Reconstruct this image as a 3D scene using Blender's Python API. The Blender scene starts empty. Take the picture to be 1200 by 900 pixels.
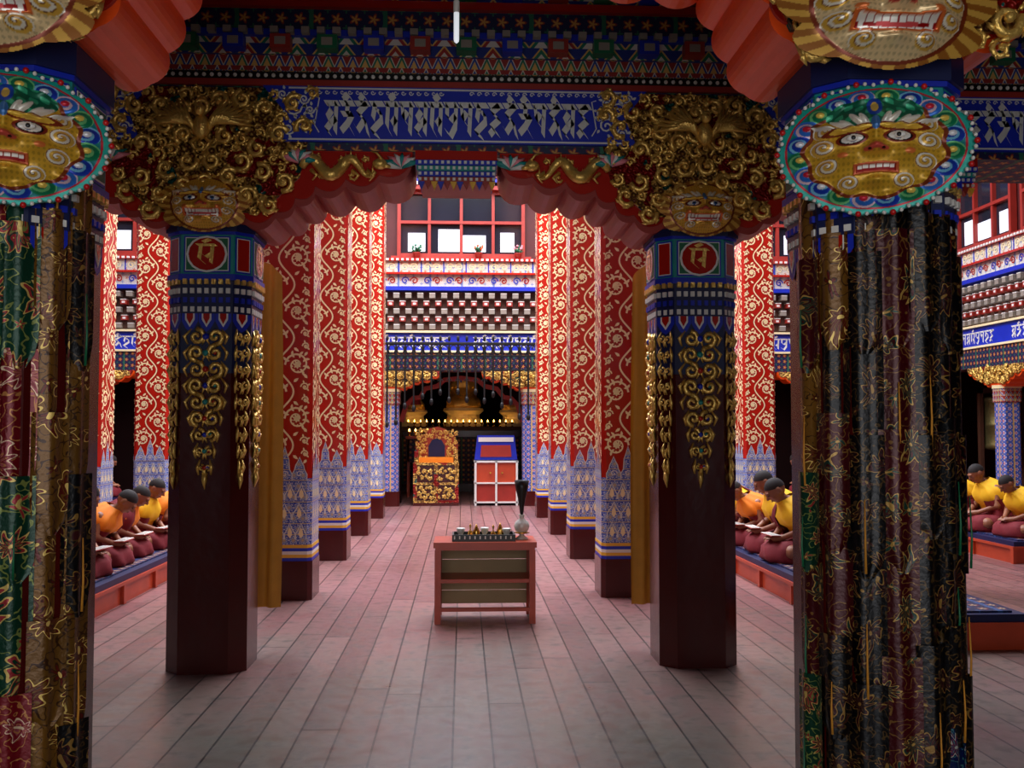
import bpy, math, random
import numpy as np
from mathutils import Vector, Matrix
random.seed(7)
scene=bpy.context.scene
pi=math.pi; sin=math.sin; cos=math.cos
scene.view_settings.view_transform='Standard'
def L(r,g,b): return tuple((x/255.)**2.2 for x in (r,g,b))+(1.,)
# ---------------- node helpers
class S:
    def __init__(s,nt,x): s.nt=nt; s.x=x
    def m(s,op,*a):
        n=s.nt.nodes.new('ShaderNodeMath'); n.operation=op
        for i,v in enumerate((s,)+a):
            if isinstance(v,S): s.nt.links.new(v.x,n.inputs[i])
            else: n.inputs[i].default_value=v
        return S(s.nt,n.outputs[0])
    def __add__(s,o): return s.m('ADD',o)
    __radd__=__add__
    def __sub__(s,o): return s.m('SUBTRACT',o)
    def __mul__(s,o): return s.m('MULTIPLY',o)
    __rmul__=__mul__
    def __rsub__(s,o): return s*-1+o
    def __truediv__(s,o): return s.m('DIVIDE',o)
    def fr(s): return s.m('FRACT')
    def fl(s): return s.m('FLOOR')
    def ab(s): return s.m('ABSOLUTE')
    def lt(s,o): return s.m('LESS_THAN',o)
    def gt(s,o): return s.m('GREATER_THAN',o)
    def mx(s,o): return s.m('MAXIMUM',o)
    def mn(s,o): return s.m('MINIMUM',o)
def mix(nt,f,a,b):
    n=nt.nodes.new('ShaderNodeMix'); n.data_type='RGBA'
    for i,v in ((0,f),(6,a),(7,b)):
        if isinstance(v,S): nt.links.new(v.x,n.inputs[i])
        else: n.inputs[i].default_value=v
    return S(nt,n.outputs[2])
def wnoise(nt,w):
    n=nt.nodes.new('ShaderNodeTexWhiteNoise'); n.noise_dimensions='1D'; nt.links.new(w.x,n.inputs['W']); return S(nt,n.outputs['Value'])
def noise(nt,scale,detail=4,coord='Object',vec=None):
    n=nt.nodes.new('ShaderNodeTexNoise'); n.inputs['Scale'].default_value=scale; n.inputs['Detail'].default_value=detail
    if vec is None:
        t=nt.nodes.new('ShaderNodeTexCoord'); nt.links.new(t.outputs[coord],n.inputs['Vector'])
    else: nt.links.new(vec,n.inputs['Vector'])
    return S(nt,n.outputs[0])
def base(name,rough,metal=0,spec=.5):
    m=bpy.data.materials.new(name); m.use_nodes=True; nt=m.node_tree; b=nt.nodes['Principled BSDF']
    b.inputs['Roughness'].default_value=rough; b.inputs['Metallic'].default_value=metal
    b.inputs['Specular IOR Level'].default_value=spec
    return m,nt,b
def bump(nt,b,h,st=.4,dist=.01):
    n=nt.nodes.new('ShaderNodeBump'); n.inputs['Strength'].default_value=st; n.inputs['Distance'].default_value=dist
    nt.links.new(h.x,n.inputs['Height']); nt.links.new(n.outputs[0],b.inputs['Normal'])
def plain(name,c,rough=.5,metal=0,var=.25,sc=6,bs=0,bsc=30,spec=.5,em=0):
    m,nt,b=base(name,rough,metal,spec)
    n=noise(nt,sc)
    d=tuple(x*(1-var) for x in c[:3])+(1,); l=tuple(min(1,x*(1+var)) for x in c[:3])+(1,)
    o=mix(nt,n,d,l); nt.links.new(o.x,b.inputs['Base Color'])
    if bs: bump(nt,b,noise(nt,bsc,3),bs)
    if em: b.inputs['Emission Color'].default_value=c; b.inputs['Emission Strength'].default_value=em
    return m
def pat(name,fn,rough=.5,metal=0,bs=0):
    m,nt,b=base(name,rough,metal)
    t=nt.nodes.new('ShaderNodeUVMap'); sp=nt.nodes.new('ShaderNodeSeparateXYZ'); nt.links.new(t.outputs[0],sp.inputs[0])
    u=S(nt,sp.outputs[0]); v=S(nt,sp.outputs[1])
    o=fn(nt,u,v); nt.links.new(o.x,b.inputs['Base Color'])
    if bs: bump(nt,b,noise(nt,60,3),bs)
    return m
def hyp(a,b): return (a*a+b*b).m('SQRT')
def flower(u,v,su,sv,n,r0,amp,off=0.5):
    row=(v/sv).fl(); uu=u/su+row*off
    a=(uu.fr()-.5)*su; b=((v/sv).fr()-.5)*sv
    r=hyp(a,b); th=b.m('ARCTAN2',a)
    return r-((th*n).m('COSINE')*amp+r0), r
def brocade(name,c0,c1,c2,c3):
    # woven silk: warped medallions, secondary blossoms and trailing vines
    def f(nt,u,v):
        n1=noise(nt,6,2,'UV'); n2=noise(nt,7,2,'UV'); U=u+(n1-.5)*.16; V=v+(n2-.5)*.20
        vn=noise(nt,12,2,'UV'); sh=noise(nt,2.2,1,'UV')
        d,r=flower(U,V,.15,.21,9,.046,.012)
        d2,r2=flower(U+.07,V+.02,.15,.13,5,.020,.011)
        cc0=mix(nt,sh,tuple(x*.55 for x in c0[:3])+(1,),tuple(x*1.5 for x in c0[:3])+(1,))
        o=mix(nt,((vn*7).fr()-.5).ab().lt(.07),cc0,c3)
        o=mix(nt,d2.lt(0),o,c3); o=mix(nt,d2.lt(-.007),o,c2); o=mix(nt,r2.lt(.006),o,c1)
        o=mix(nt,d.lt(.007),o,cc0); o=mix(nt,d.lt(0),o,c1); o=mix(nt,d.lt(-.006),o,c2); o=mix(nt,(d+.020).ab().lt(.005),o,cc0); o=mix(nt,(d+.031).ab().lt(.003),o,c3); o=mix(nt,r.lt(.009),o,c1)
        return o
    return pat(name,f,.36,.25,bs=.25)
def tri(name,cs,w,h):
    def f(nt,u,v):
        a=(u/w).fr(); b=(v/h).fr(); up=((a-.5).ab()*2+b).lt(1.)
        inn=((a-.5).ab()*2.+b).lt(.6)
        idx=wnoise(nt,(u/w).fl())
        o=mix(nt,up,cs[0],mix(nt,idx.gt(.5),cs[1],cs[2])); o=mix(nt,inn,o,cs[3])
        return mix(nt,(((a-.5).ab()*2+b)-1).ab().lt(.08),o,cs[4])
    return pat(name,f)
def floral(name,cb,c1,c2,c3,s=.12):
    def f(nt,u,v):
        d,r=flower(u,v,s,s,5,s*.26,s*.1,0.)
        d2,r2=flower(u+s*.5,v+s*.5,s,s,4,s*.12,s*.08,0.)
        o=mix(nt,d2.lt(0),cb,c3); o=mix(nt,d.lt(0),o,c1); o=mix(nt,d.lt(-s*.1),o,c2)
        fu=(u/(s*4)).fr(); return mix(nt,fu.lt(.06),o,c3)
    return pat(name,f)
# ---------------- materials
WHITE=L(225,220,210); RED=L(165,30,25); BLUE=L(22,45,150); GOLDC=L(215,165,70)
M={}
M['redpaint']=plain('red_lacquer',L(168,34,24),.22,var=.15,sc=3)
M['darkred']=plain('dark_red_lacquer',L(68,17,14),.22,var=.25,sc=5,bs=.15,bsc=12)
M['maroon']=plain('maroon_wall_paint',L(80,22,22),.6)
M['gold']=plain('gilded_metal',L(244,192,100),.28,.6,.25,25,bs=.5,bsc=70)
M['goldp']=plain('gold_leaf_paint',L(250,228,176),.30,.1,.1,30)
M['silver']=plain('silver_leaf_paint',L(215,215,208),.4,.15,.1,30)
M['orange']=plain('orange_red_paint',L(238,80,22),.38,var=.12)
M['dullred']=plain('dull_red_paint',L(150,45,35),.45)
M['blue']=plain('ultramarine_paint',L(20,42,170),.45,var=.2)
M['navy']=plain('navy_paint',L(18,28,70),.45)
M['turq']=plain('turquoise_paint',L(30,135,130),.45)
M['green']=plain('green_paint',L(25,100,65),.45)
M['white']=plain('white_paint',L(222,218,210),.5,var=.06)
M['grey']=plain('pale_grey_paint',L(140,130,118),.5,var=.15)
M['black']=plain('black_paint',L(14,12,12),.4)
M['iron']=plain('dark_iron',L(10,9,9),.5,.1)
M['brown']=plain('dark_brown_wood',L(74,44,30),.55)
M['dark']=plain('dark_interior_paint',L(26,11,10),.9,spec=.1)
M['beige']=plain('bare_pine_board',L(165,138,98),.6,var=.2,sc=4)
M['tred']=plain('table_red_varnish',L(178,66,38),.35)
M['yellow']=plain('yellow_paint',L(225,170,50),.5)
M['pink']=plain('pink_paint',L(225,130,140),.5)
M['brass']=plain('polished_brass',L(205,160,80),.25,1,.1)
M['bronze']=plain('aged_bronze',L(120,110,70),.4,.8,.3,10,bs=.4,bsc=20)
M['curtain']=plain('ochre_cloth',L(196,130,40),.7,var=.25,sc=8)
M['skin']=plain('tanned_skin',L(140,88,62),.5,var=.1)
M['hair']=plain('cropped_black_hair',L(34,26,24),.8)
M['ory']=plain('orange_cloth',L(238,128,15),.75,var=.2)
M['yly']=plain('yellow_cloth',L(243,182,15),.75,var=.16)
M['mar']=plain('maroon_cloth',L(112,18,30),.8,var=.2)
M['flame']=plain('butter_lamp_flame',(1,.5,.1,1),.5,em=14)
M['bulb']=plain('lamp_glass',(.9,.95,1,1),.3,var=.02,em=.6)
M['glass']=plain('dark_window_glass',L(36,38,48),.12,var=.3,sc=2)
M['paper']=plain('glowing_window_curtain',L(225,230,240),.6,var=.05,em=.5)  # white cloth with a faint glow added so the panes read bright
M['lips']=plain('red_enamel',L(190,25,25),.35)
def goldrel():
    m,nt,b=base('shaded_gilt_ground',.32,.5)
    t=nt.nodes.new('ShaderNodeTexCoord'); v=nt.nodes.new('ShaderNodeTexVoronoi'); v.inputs['Scale'].default_value=26; nt.links.new(t.outputs['Object'],v.inputs['Vector'])
    d=S(nt,v.outputs['Distance']); n=noise(nt,5,2); w=((d*9+n*3).m('SINE')*.5+.5)
    o=mix(nt,w,L(84,38,14),L(236,186,94)); o=mix(nt,noise(nt,3.5,2).gt(.56),o,L(140,26,20)); o=mix(nt,noise(nt,6.5,2).gt(.64),o,L(20,90,84)); nt.links.new(o.x,b.inputs['Base Color']); bump(nt,b,w,.9,.02); return m  # dark crevice shade mixed into the colour along the bump wave
M['goldrel']=goldrel()
def blueornf(nt,u,v):
    d,r=flower(u,v,.085,.10,8,.024,.010)
    n=noise(nt,30,2,'UV'); ln=((n*8).fr()-.5).ab().lt(.14)
    o=mix(nt,ln,L(30,56,160),L(150,170,215)); 
    o=mix(nt,(d-.006).ab().lt(.003),o,WHITE); o=mix(nt,d.lt(0),o,L(70,120,185)); o=mix(nt,d.lt(-.012),o,L(215,180,110))
    return mix(nt,(v/.1).fr().lt(.07),o,L(200,180,120))
M['blueorn']=pat('blue_arabesque_paint',blueornf,.3)
M['tri']=tri('triangle_frieze',[L(26,44,116),L(150,38,28),L(26,108,80),L(200,190,176),L(205,160,85)],.16,.1)
M['tri2']=tri('small_triangle_frieze',[L(140,38,30),L(26,62,140),L(30,108,80),L(205,160,85),L(200,190,176)],.08,.09)
M['flor']=floral('floral_frieze',L(24,28,66),L(140,46,36),L(190,140,66),L(36,100,72),.12)
M['flor2']=floral('blue_floral_paint',L(60,80,160),L(200,200,210),L(180,50,50),L(200,160,80),.11)
M['flor3']=floral('white_filigree_frieze',L(206,198,184),L(225,220,210),L(190,110,70),L(110,130,175),.16)
M['carpet']=floral('blue_patterned_carpet',L(22,30,70),L(120,30,40),L(170,150,120),L(50,80,130),.14)
BR=[brocade('brocade_red',L(110,12,26),L(226,196,160),L(150,70,80),L(176,116,64)),
    brocade('brocade_green',L(12,56,40),L(205,176,96),L(150,44,48),L(120,130,66)),
    brocade('brocade_blue',L(16,34,80),L(176,186,172),L(120,44,70),L(66,120,124)),
    brocade('brocade_gold',L(112,76,28),L(232,196,106),L(96,28,20),L(60,34,14)),
    brocade('brocade_black',L(12,11,15),L(140,106,52),L(60,16,22),L(78,58,30)),
    brocade('brocade_crimson',L(66,9,18),L(180,140,72),L(30,60,50),L(120,84,40))]
# floor
def floormat():
    m,nt,b=base('worn_painted_floorboards',.42,0,.5)
    t=nt.nodes.new('ShaderNodeTexCoord'); sp=nt.nodes.new('ShaderNodeSeparateXYZ'); nt.links.new(t.outputs['Object'],sp.inputs[0])
    x=S(nt,sp.outputs[0]); y=S(nt,sp.outputs[1])
    p=x/.2; pid=p.fl(); h=wnoise(nt,pid)
    yy=y/3.1+h; h2=wnoise(nt,pid*7.3+yy.fl())
    seam=((p.fr()-.5).ab().gt(.472)).mx((yy.fr()).lt(.004))
    n1=noise(nt,1.1,5); n2=noise(nt,9,6); n3=noise(nt,.6,4)
    red=mix(nt,h2,L(124,82,82),L(148,104,102)); gray=mix(nt,h2,L(90,86,76),L(116,110,98))
    near=((y*-1+9.3)/4.5).mx(0).mn(1)
    w=(near*.85+n1*1.2-.56+n2*.5-.25).mx(0).mn(1)
    o=mix(nt,w,red,gray); o=mix(nt,(n2-.53).mx(0).mn(.2)*3.5,o,L(66,54,50)); o=mix(nt,(n3-.55).mx(0).mn(.12)*4.,o,L(106,62,58)); o=mix(nt,seam*.9,o,L(24,18,18))
    nt.links.new(o.x,b.inputs['Base Color']); nt.links.new((n2*.3+.20).x,b.inputs['Roughness'])
    bump(nt,b,seam*-1+n2*.3,.5,.006)
    return m
M['floor']=floormat()
mv,nt,b=base('painted_relief',.35,.25); a=nt.nodes.new('ShaderNodeVertexColor'); a.layer_name='Col'; nt.links.new(a.outputs[0],b.inputs['Base Color']); M['vcol']=mv
mv,nt,b=base('gilded_painted_relief',.3,.35); a=nt.nodes.new('ShaderNodeVertexColor'); a.layer_name='Col'; nt.links.new(a.outputs[0],b.inputs['Base Color']); M['vgold']=mv
# ---------------- mesh builder
class MB:
    def __init__(s): s.v=[];s.f=[];s.mi=[];s.uv=[];s.M=None;s.mat=0
    def add(s,vs,fs,uvs=None):
        b=len(s.v)
        for k,f in enumerate(fs):
            s.f.append([b+i for i in f]); s.mi.append(s.mat)
            if uvs: s.uv.append([uvs[i] for i in f])
            else:
                p=[Vector(vs[i]) for i in f[:3]]; n=(p[1]-p[0]).cross(p[2]-p[0]); ax=max(range(3),key=lambda i:abs(n[i]))
                ij=((1,2),(0,2),(0,1))[ax]; s.uv.append([(vs[i][ij[0]],vs[i][ij[1]]) for i in f])
        if s.M is not None: vs=[s.M@Vector(p) for p in vs]
        s.v+= [tuple(p) for p in vs]
    def box(s,x0,x1,y0,y1,z0,z1):
        v=[(x,y,z) for x in (x0,x1) for y in (y0,y1) for z in (z0,z1)]
        s.add(v,[(0,1,3,2),(4,6,7,5),(0,4,5,1),(2,3,7,6),(0,2,6,4),(1,5,7,3)])
    def prism(s,poly,z0,z1):
        n=len(poly); v=[(x,y,z0) for x,y in poly]+[(x,y,z1) for x,y in poly]
        s.add(v,[(i,(i+1)%n,(i+1)%n+n,i+n) for i in range(n)]+[tuple(range(n))[::-1],tuple(range(n,2*n))])
    def extr(s,poly,y0,y1):
        n=len(poly); v=[(x,y0,z) for x,z in poly]+[(x,y1,z) for x,z in poly]
        s.add(v,[((i+1)%n,i,i+n,(i+1)%n+n) for i in range(n)]+[tuple(range(n)),tuple(range(n,2*n))[::-1]])
    def flat(s,poly,y): s.add([(x,y,z) for x,z in poly],[tuple(range(len(poly)))])
    def ribbon(s,pts,w,y):
        n=len(pts); v=[]
        for i,(x,z) in enumerate(pts):
            a=pts[max(0,i-1)]; c=pts[min(n-1,i+1)]; dx=c[0]-a[0]; dz=c[1]-a[1]; l=math.hypot(dx,dz) or 1
            ww=w[i] if hasattr(w,'__len__') else w
            v+=[(x-dz/l*ww,y,z+dx/l*ww),(x+dz/l*ww,y,z-dx/l*ww)]
        s.add(v,[(2*i,2*i+1,2*i+3,2*i+2) for i in range(n-1)])
    def leaf(s,x,z,a,l,w,y):
        c,d=cos(a),sin(a); P=[(0,0),(.3,w),(.65,w*.8),(1,0),(.65,-w*.8),(.3,-w)]
        s.flat([(x+(p*l)*c-q*d,z+(p*l)*d+q*c) for p,q in P],y)
    def tube(s,pts,rad,n=6,sq=1.):
        pts=[Vector(p) for p in pts]; v=[]; m=len(pts); up=Vector((0,1,0))
        for i,p in enumerate(pts):
            t=(pts[min(m-1,i+1)]-pts[max(0,i-1)]).normalized()
            if abs(t.dot(up))>.93: up=Vector((1,0,0))
            a=t.cross(up).normalized(); b=a.cross(t).normalized()
            r=rad[i] if hasattr(rad,'__len__') else rad
            for k in range(n):
                th=2*pi*k/n; v.append(p+a*(r*cos(th))+b*(r*sq*sin(th)))
        f=[(i*n+k,i*n+(k+1)%n,(i+1)*n+(k+1)%n,(i+1)*n+k) for i in range(m-1) for k in range(n)]
        f+=[tuple(range(n))[::-1],tuple(range((m-1)*n,m*n))]
        s.add([tuple(q) for q in v],f)
    def sph(s,c,r,nu=12,nv=8):
        if not hasattr(r,'__len__'): r=(r,r,r)
        v=[(c[0],c[1],c[2]+r[2])]
        for j in range(1,nv):
            ph=pi*j/nv
            for i in range(nu):
                th=2*pi*i/nu; v.append((c[0]+r[0]*sin(ph)*cos(th),c[1]+r[1]*sin(ph)*sin(th),c[2]+r[2]*cos(ph)))
        v.append((c[0],c[1],c[2]-r[2])); e=len(v)-1
        f=[(0,1+i,1+(i+1)%nu) for i in range(nu)]
        for j in range(nv-2):
            for i in range(nu): a=1+j*nu; f.append((a+i,a+nu+i,a+nu+(i+1)%nu,a+(i+1)%nu))
        a=1+(nv-2)*nu; f+=[(a+i,e,a+(i+1)%nu) for i in range(nu)]
        s.add(v,f)
    def lathe(s,prof,c=(0,0,0),n=20):
        v=[];m=len(prof)
        for r,z in prof:
            for k in range(n): v.append((c[0]+r*cos(2*pi*k/n),c[1]+r*sin(2*pi*k/n),c[2]+z))
        s.add(v,[(i*n+k,i*n+(k+1)%n,(i+1)*n+(k+1)%n,(i+1)*n+k) for i in range(m-1) for k in range(n)]+[tuple(range(n))[::-1],tuple(range((m-1)*n,m*n))])
    def rings(s,R,n=28,fold=0,nf=9,a0=0,a1=2*pi):
        v=[];full=abs(a1-a0-2*pi)<1e-6; k2=n if full else n+1
        for j,(cx,cy,cz,rx,ry,tl) in enumerate(R):
            for k in range(k2):
                a=a0+(a1-a0)*k/n; q=1+fold*sin(nf*a+j*.6)
                e=.8; ca=math.copysign(abs(cos(a))**e,cos(a)); sa=math.copysign(abs(sin(a))**e,sin(a))
                x=rx*q*ca; y=ry*q*sa; v.append((cx+x,cy+y,cz+y*tl))
        m=len(R)
        f=[(i*k2+k,i*k2+(k+1)%k2,(i+1)*k2+(k+1)%k2,(i+1)*k2+k) for i in range(m-1) for k in range(k2 if full else n)]
        s.add(v,f)
    def mesh(s,name,mats,smooth=False):
        me=bpy.data.meshes.new(name); me.from_pydata(s.v,[],s.f)
        for m in mats: me.materials.append(M[m] if isinstance(m,str) else m)
        me.polygons.foreach_set('material_index',s.mi)
        u=me.uv_layers.new(name='UVMap'); fl=[c for f in s.uv for p in f for c in p]
        if len(fl)==2*len(me.loops): u.data.foreach_set('uv',fl)
        if smooth: me.polygons.foreach_set('use_smooth',[True]*len(me.polygons))
        me.update(); return me
def put(name,me,parent=None,loc=(0,0,0),rz=0,label=None,cat=None,kind=None,group=None,sc=None):
    o=bpy.data.objects.new(name,me); scene.collection.objects.link(o); o.location=loc; o.rotation_euler=(0,0,rz)
    if sc: o.scale=(sc,sc,sc)
    if parent: o.parent=parent
    for k,v in (('label',label),('category',cat),('kind',kind),('group',group)):
        if v: o[k]=v
    return o
def O(name,mb,mats,smooth=False,**k): return put(name,mb.mesh(name,mats,smooth),**k)
def clone(o,loc,rz=None,label=None,sc=None):
    n=o.copy(); scene.collection.objects.link(n); n.location=loc
    if rz is not None: n.rotation_euler=(0,0,rz)
    if sc: n.scale=(sc,sc,sc)
    if label: n['label']=label
    for c in o.children:
        d=c.copy(); scene.collection.objects.link(d); d.parent=n
        for c2 in c.children:
            e=c2.copy(); scene.collection.objects.link(e); e.parent=d
    return n
ST=dict(kind='structure')
# ---------------- ornament generators
def spiral(cx,cz,R,turns,a0,d,n=20,rmin=.12):
    out=[]
    for i in range(n):
        t=i/(n-1); r=R*(1-t*(1-rmin)); a=a0+d*turns*2*pi*t
        out.append((cx+r*cos(a),cz+r*sin(a)))
    return out
def vine(mb,w,z0,z1,y,lam=.50):
    # big open scrolls with leafy fronds, rosette centres and filler tendrils
    A=w*.16; n=int((z1-z0)/.025); 
    f=lambda z: A*sin(2*pi*(z-z0)/lam)
    mb.ribbon([(f(z0+(z1-z0)*i/n),z0+(z1-z0)*i/n) for i in range(n+1)],.0085,y)
    k=0; z=z0+lam/4
    while z<z1-.14:
        s=1 if k%2==0 else -1
        R=w*.245; cx=-s*(w*.5-R-.012)
        pts=spiral(cx,z,R,1.55,(0 if s>0 else pi),s,28,.22)
        mb.ribbon(pts,[.0095-.004*i/27 for i in range(28)],y)
        for j in range(7):
            mb.leaf(cx,z,j*2*pi/7+k,.040,.012,y-.001)
        for j in range(1,24,2):
            px,pz=pts[j]; a=math.atan2(pz-z,px-cx)+(.6*s)
            if j<12:
                if abs(px+.045*cos(a))<w*.5: mb.leaf(px,pz,a,.045,.012,y)
                mb.leaf(px,pz,a+pi-.9*s,.034,.010,y)
            else: mb.leaf(px,pz,a+pi,.022,.008,y)
        bx=f(z); 
        for dz,R2 in ((.045,.040),(-.075,.034)):
            cx2=s*(w*.5-R2-.012); p2=spiral(cx2,z+dz,R2,1.25,pi if s>0 else 0,-s,13,.2)
            mb.ribbon(p2,.0065,y)
            for j in range(5): mb.leaf(cx2,z+dz,j*2*pi/5+k,.018,.007,y-.001)
            for j in (2,4,6): 
                px,pz=p2[j]; a=math.atan2(pz-z-dz,px-cx2)
                if abs(px+.03*cos(a))<w*.5: mb.leaf(px,pz,a,.03,.009,y)
        mb.leaf(bx,z-.09,-pi/2+s*.9,.06,.014,y); mb.leaf(bx,z+.09,pi/2-s*.9,.06,.014,y)
        mb.leaf(s*(w*.5-.03),z+.125,pi/2+s*.7,.06,.014,y); mb.leaf(s*(w*.5-.03),z-.13,-pi/2-s*.7,.05,.013,y)
        z+=lam/2;k+=1
def scroll(mb,x,z,R,y,rng,n=13):
    d=rng.choice((-1,1)); a0=rng.random()*2*pi; tr=1.0+rng.random()*.4
    p=spiral(x,z,R*.9,tr,a0,d,n,.15); mb.tube([(a,y-R*.55*(i/n),b) for i,(a,b) in enumerate(p)],[R*(.30-.12*i/n) for i in range(n)],6)
    mb.sph((x,y-R*.5,z),R*.27,7,5)
    for j in (1,3,5,7):
        px,pz=p[j]; a=math.atan2(pz-z,px-x)+d*.7
        mb.tube([(px,y,pz),(px+cos(a)*R*.3,y-.02,pz+sin(a)*R*.3),(px+cos(a+d*.6)*R*.6,y-.005,pz+sin(a+d*.6)*R*.6)],[R*.14,R*.17,R*.03],5)
def fill(mb,inside,bx,y,seed,sizes=(.085,.06,.04,.028),tries=500):
    rng=random.Random(seed); P=[]
    for R in sizes:
        for _ in range(tries):
            x=rng.uniform(bx[0],bx[1]); z=rng.uniform(bx[2],bx[3])
            if not inside(x,z): continue
            if all(math.hypot(x-a,z-c)>(R+r)*.88 for a,c,r in P): P.append((x,z,R)); scroll(mb,x,z,R,y-.25*R,rng)
def scallop(half,ztop,bulge=.28,seg=7):
    pts=[(0,half[0][1])]
    for a,b in zip(half[:-1],half[1:]):
        dx=b[0]-a[0]; dz=b[1]-a[1]; l=math.hypot(dx,dz)
        for i in range(seg):
            t=i/seg; h=sin(pi*t)**.8*l*bulge
            pts.append((a[0]+dx*t+dz/l*h,a[1]+dz*t-dx/l*h))
    pts.append(half[-1]); pts.append((half[-1][0],ztop))
    return [(-x,z) for x,z in pts[::-1]]+pts[1:]
# glyphs for the Lantsa-style inscription (broad-pen strokes in a unit box)
G=[[[(.0,1),(.92,1)],[(.74,1),(.66,.0)],[(.12,.98),(.44,.78),(.14,.52),(.34,.30),(.70,.50)],[(.34,.30),(.06,.10),(.34,-.04)]],
   [[(.0,1),(.92,1)],[(.34,1),(.18,.50),(.46,.26),(.76,.42),(.70,.72),(.44,.74)],[(.46,.26),(.12,.06),(.60,-.14)]],
   [[(.0,1),(.92,1)],[(.14,.98),(.22,.52),(.68,.20)],[(.76,1),(.66,0)],[(.22,.52),(.46,.74),(.72,.60)]],
   [[(.0,1),(.92,1)],[(.76,1),(.18,.66),(.64,.46),(.18,.08),(.0,.24)],[(.64,.46),(.88,-.08)],[(.3,1.1),(.5,1.3),(.75,1.15)]],
   [[(.0,1),(.92,1)],[(.18,1),(.16,.60),(.45,.46),(.72,.64)],[(.78,1),(.72,.25),(.42,-.08),(.08,.12)]],
   [[(.0,1),(.92,1)],[(.50,1),(.44,.64)],[(.10,.64),(.82,.64),(.50,.32),(.08,.06)],[(.50,.32),(.88,-.04)],[(.2,1.12),(.5,1.30),(.8,1.12)]],
   [[(.0,1),(.92,1)],[(.20,1),(.12,.24),(.40,-.04)],[(.76,1),(.68,0)],[(.16,.58),(.45,.32),(.72,.52)],[(.3,1.15),(.62,1.32)]],
   [[(.0,1),(.92,1)],[(.70,1),(.18,.76),(.70,.52),(.16,.26),(.66,-.02)],[(.06,.0),(.34,.18)]]]
SEQ=[0,5,3,1,6,2,0,6,4,2,1,7,3,5,2,3,0,7]
def lettering(mb,x0,x1,z,h,y,seq=SEQ,bold=1.):
    w=(x1-x0)/len(seq)
    for k,g in enumerate(seq):
        for st in G[g]:
            P=[]
            for a,b in zip(st[:-1],st[1:]):
                for i in range(4): P.append((a[0]+(b[0]-a[0])*i/4,a[1]+(b[1]-a[1])*i/4))
            P.append(st[-1])
            pts=[(x0+(k+p[0])*w,z+p[1]*h) for p in P]; nx,nz=w*.085*bold,h*.07*bold
            v=[];
            for p in pts: v+=[(p[0]-nx,y,p[1]+nz),(p[0]+nx,y,p[1]-nz)]
            mb.add(v,[(2*i,2*i+1,2*i+3,2*i+2) for i in range(len(pts)-1)])
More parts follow.
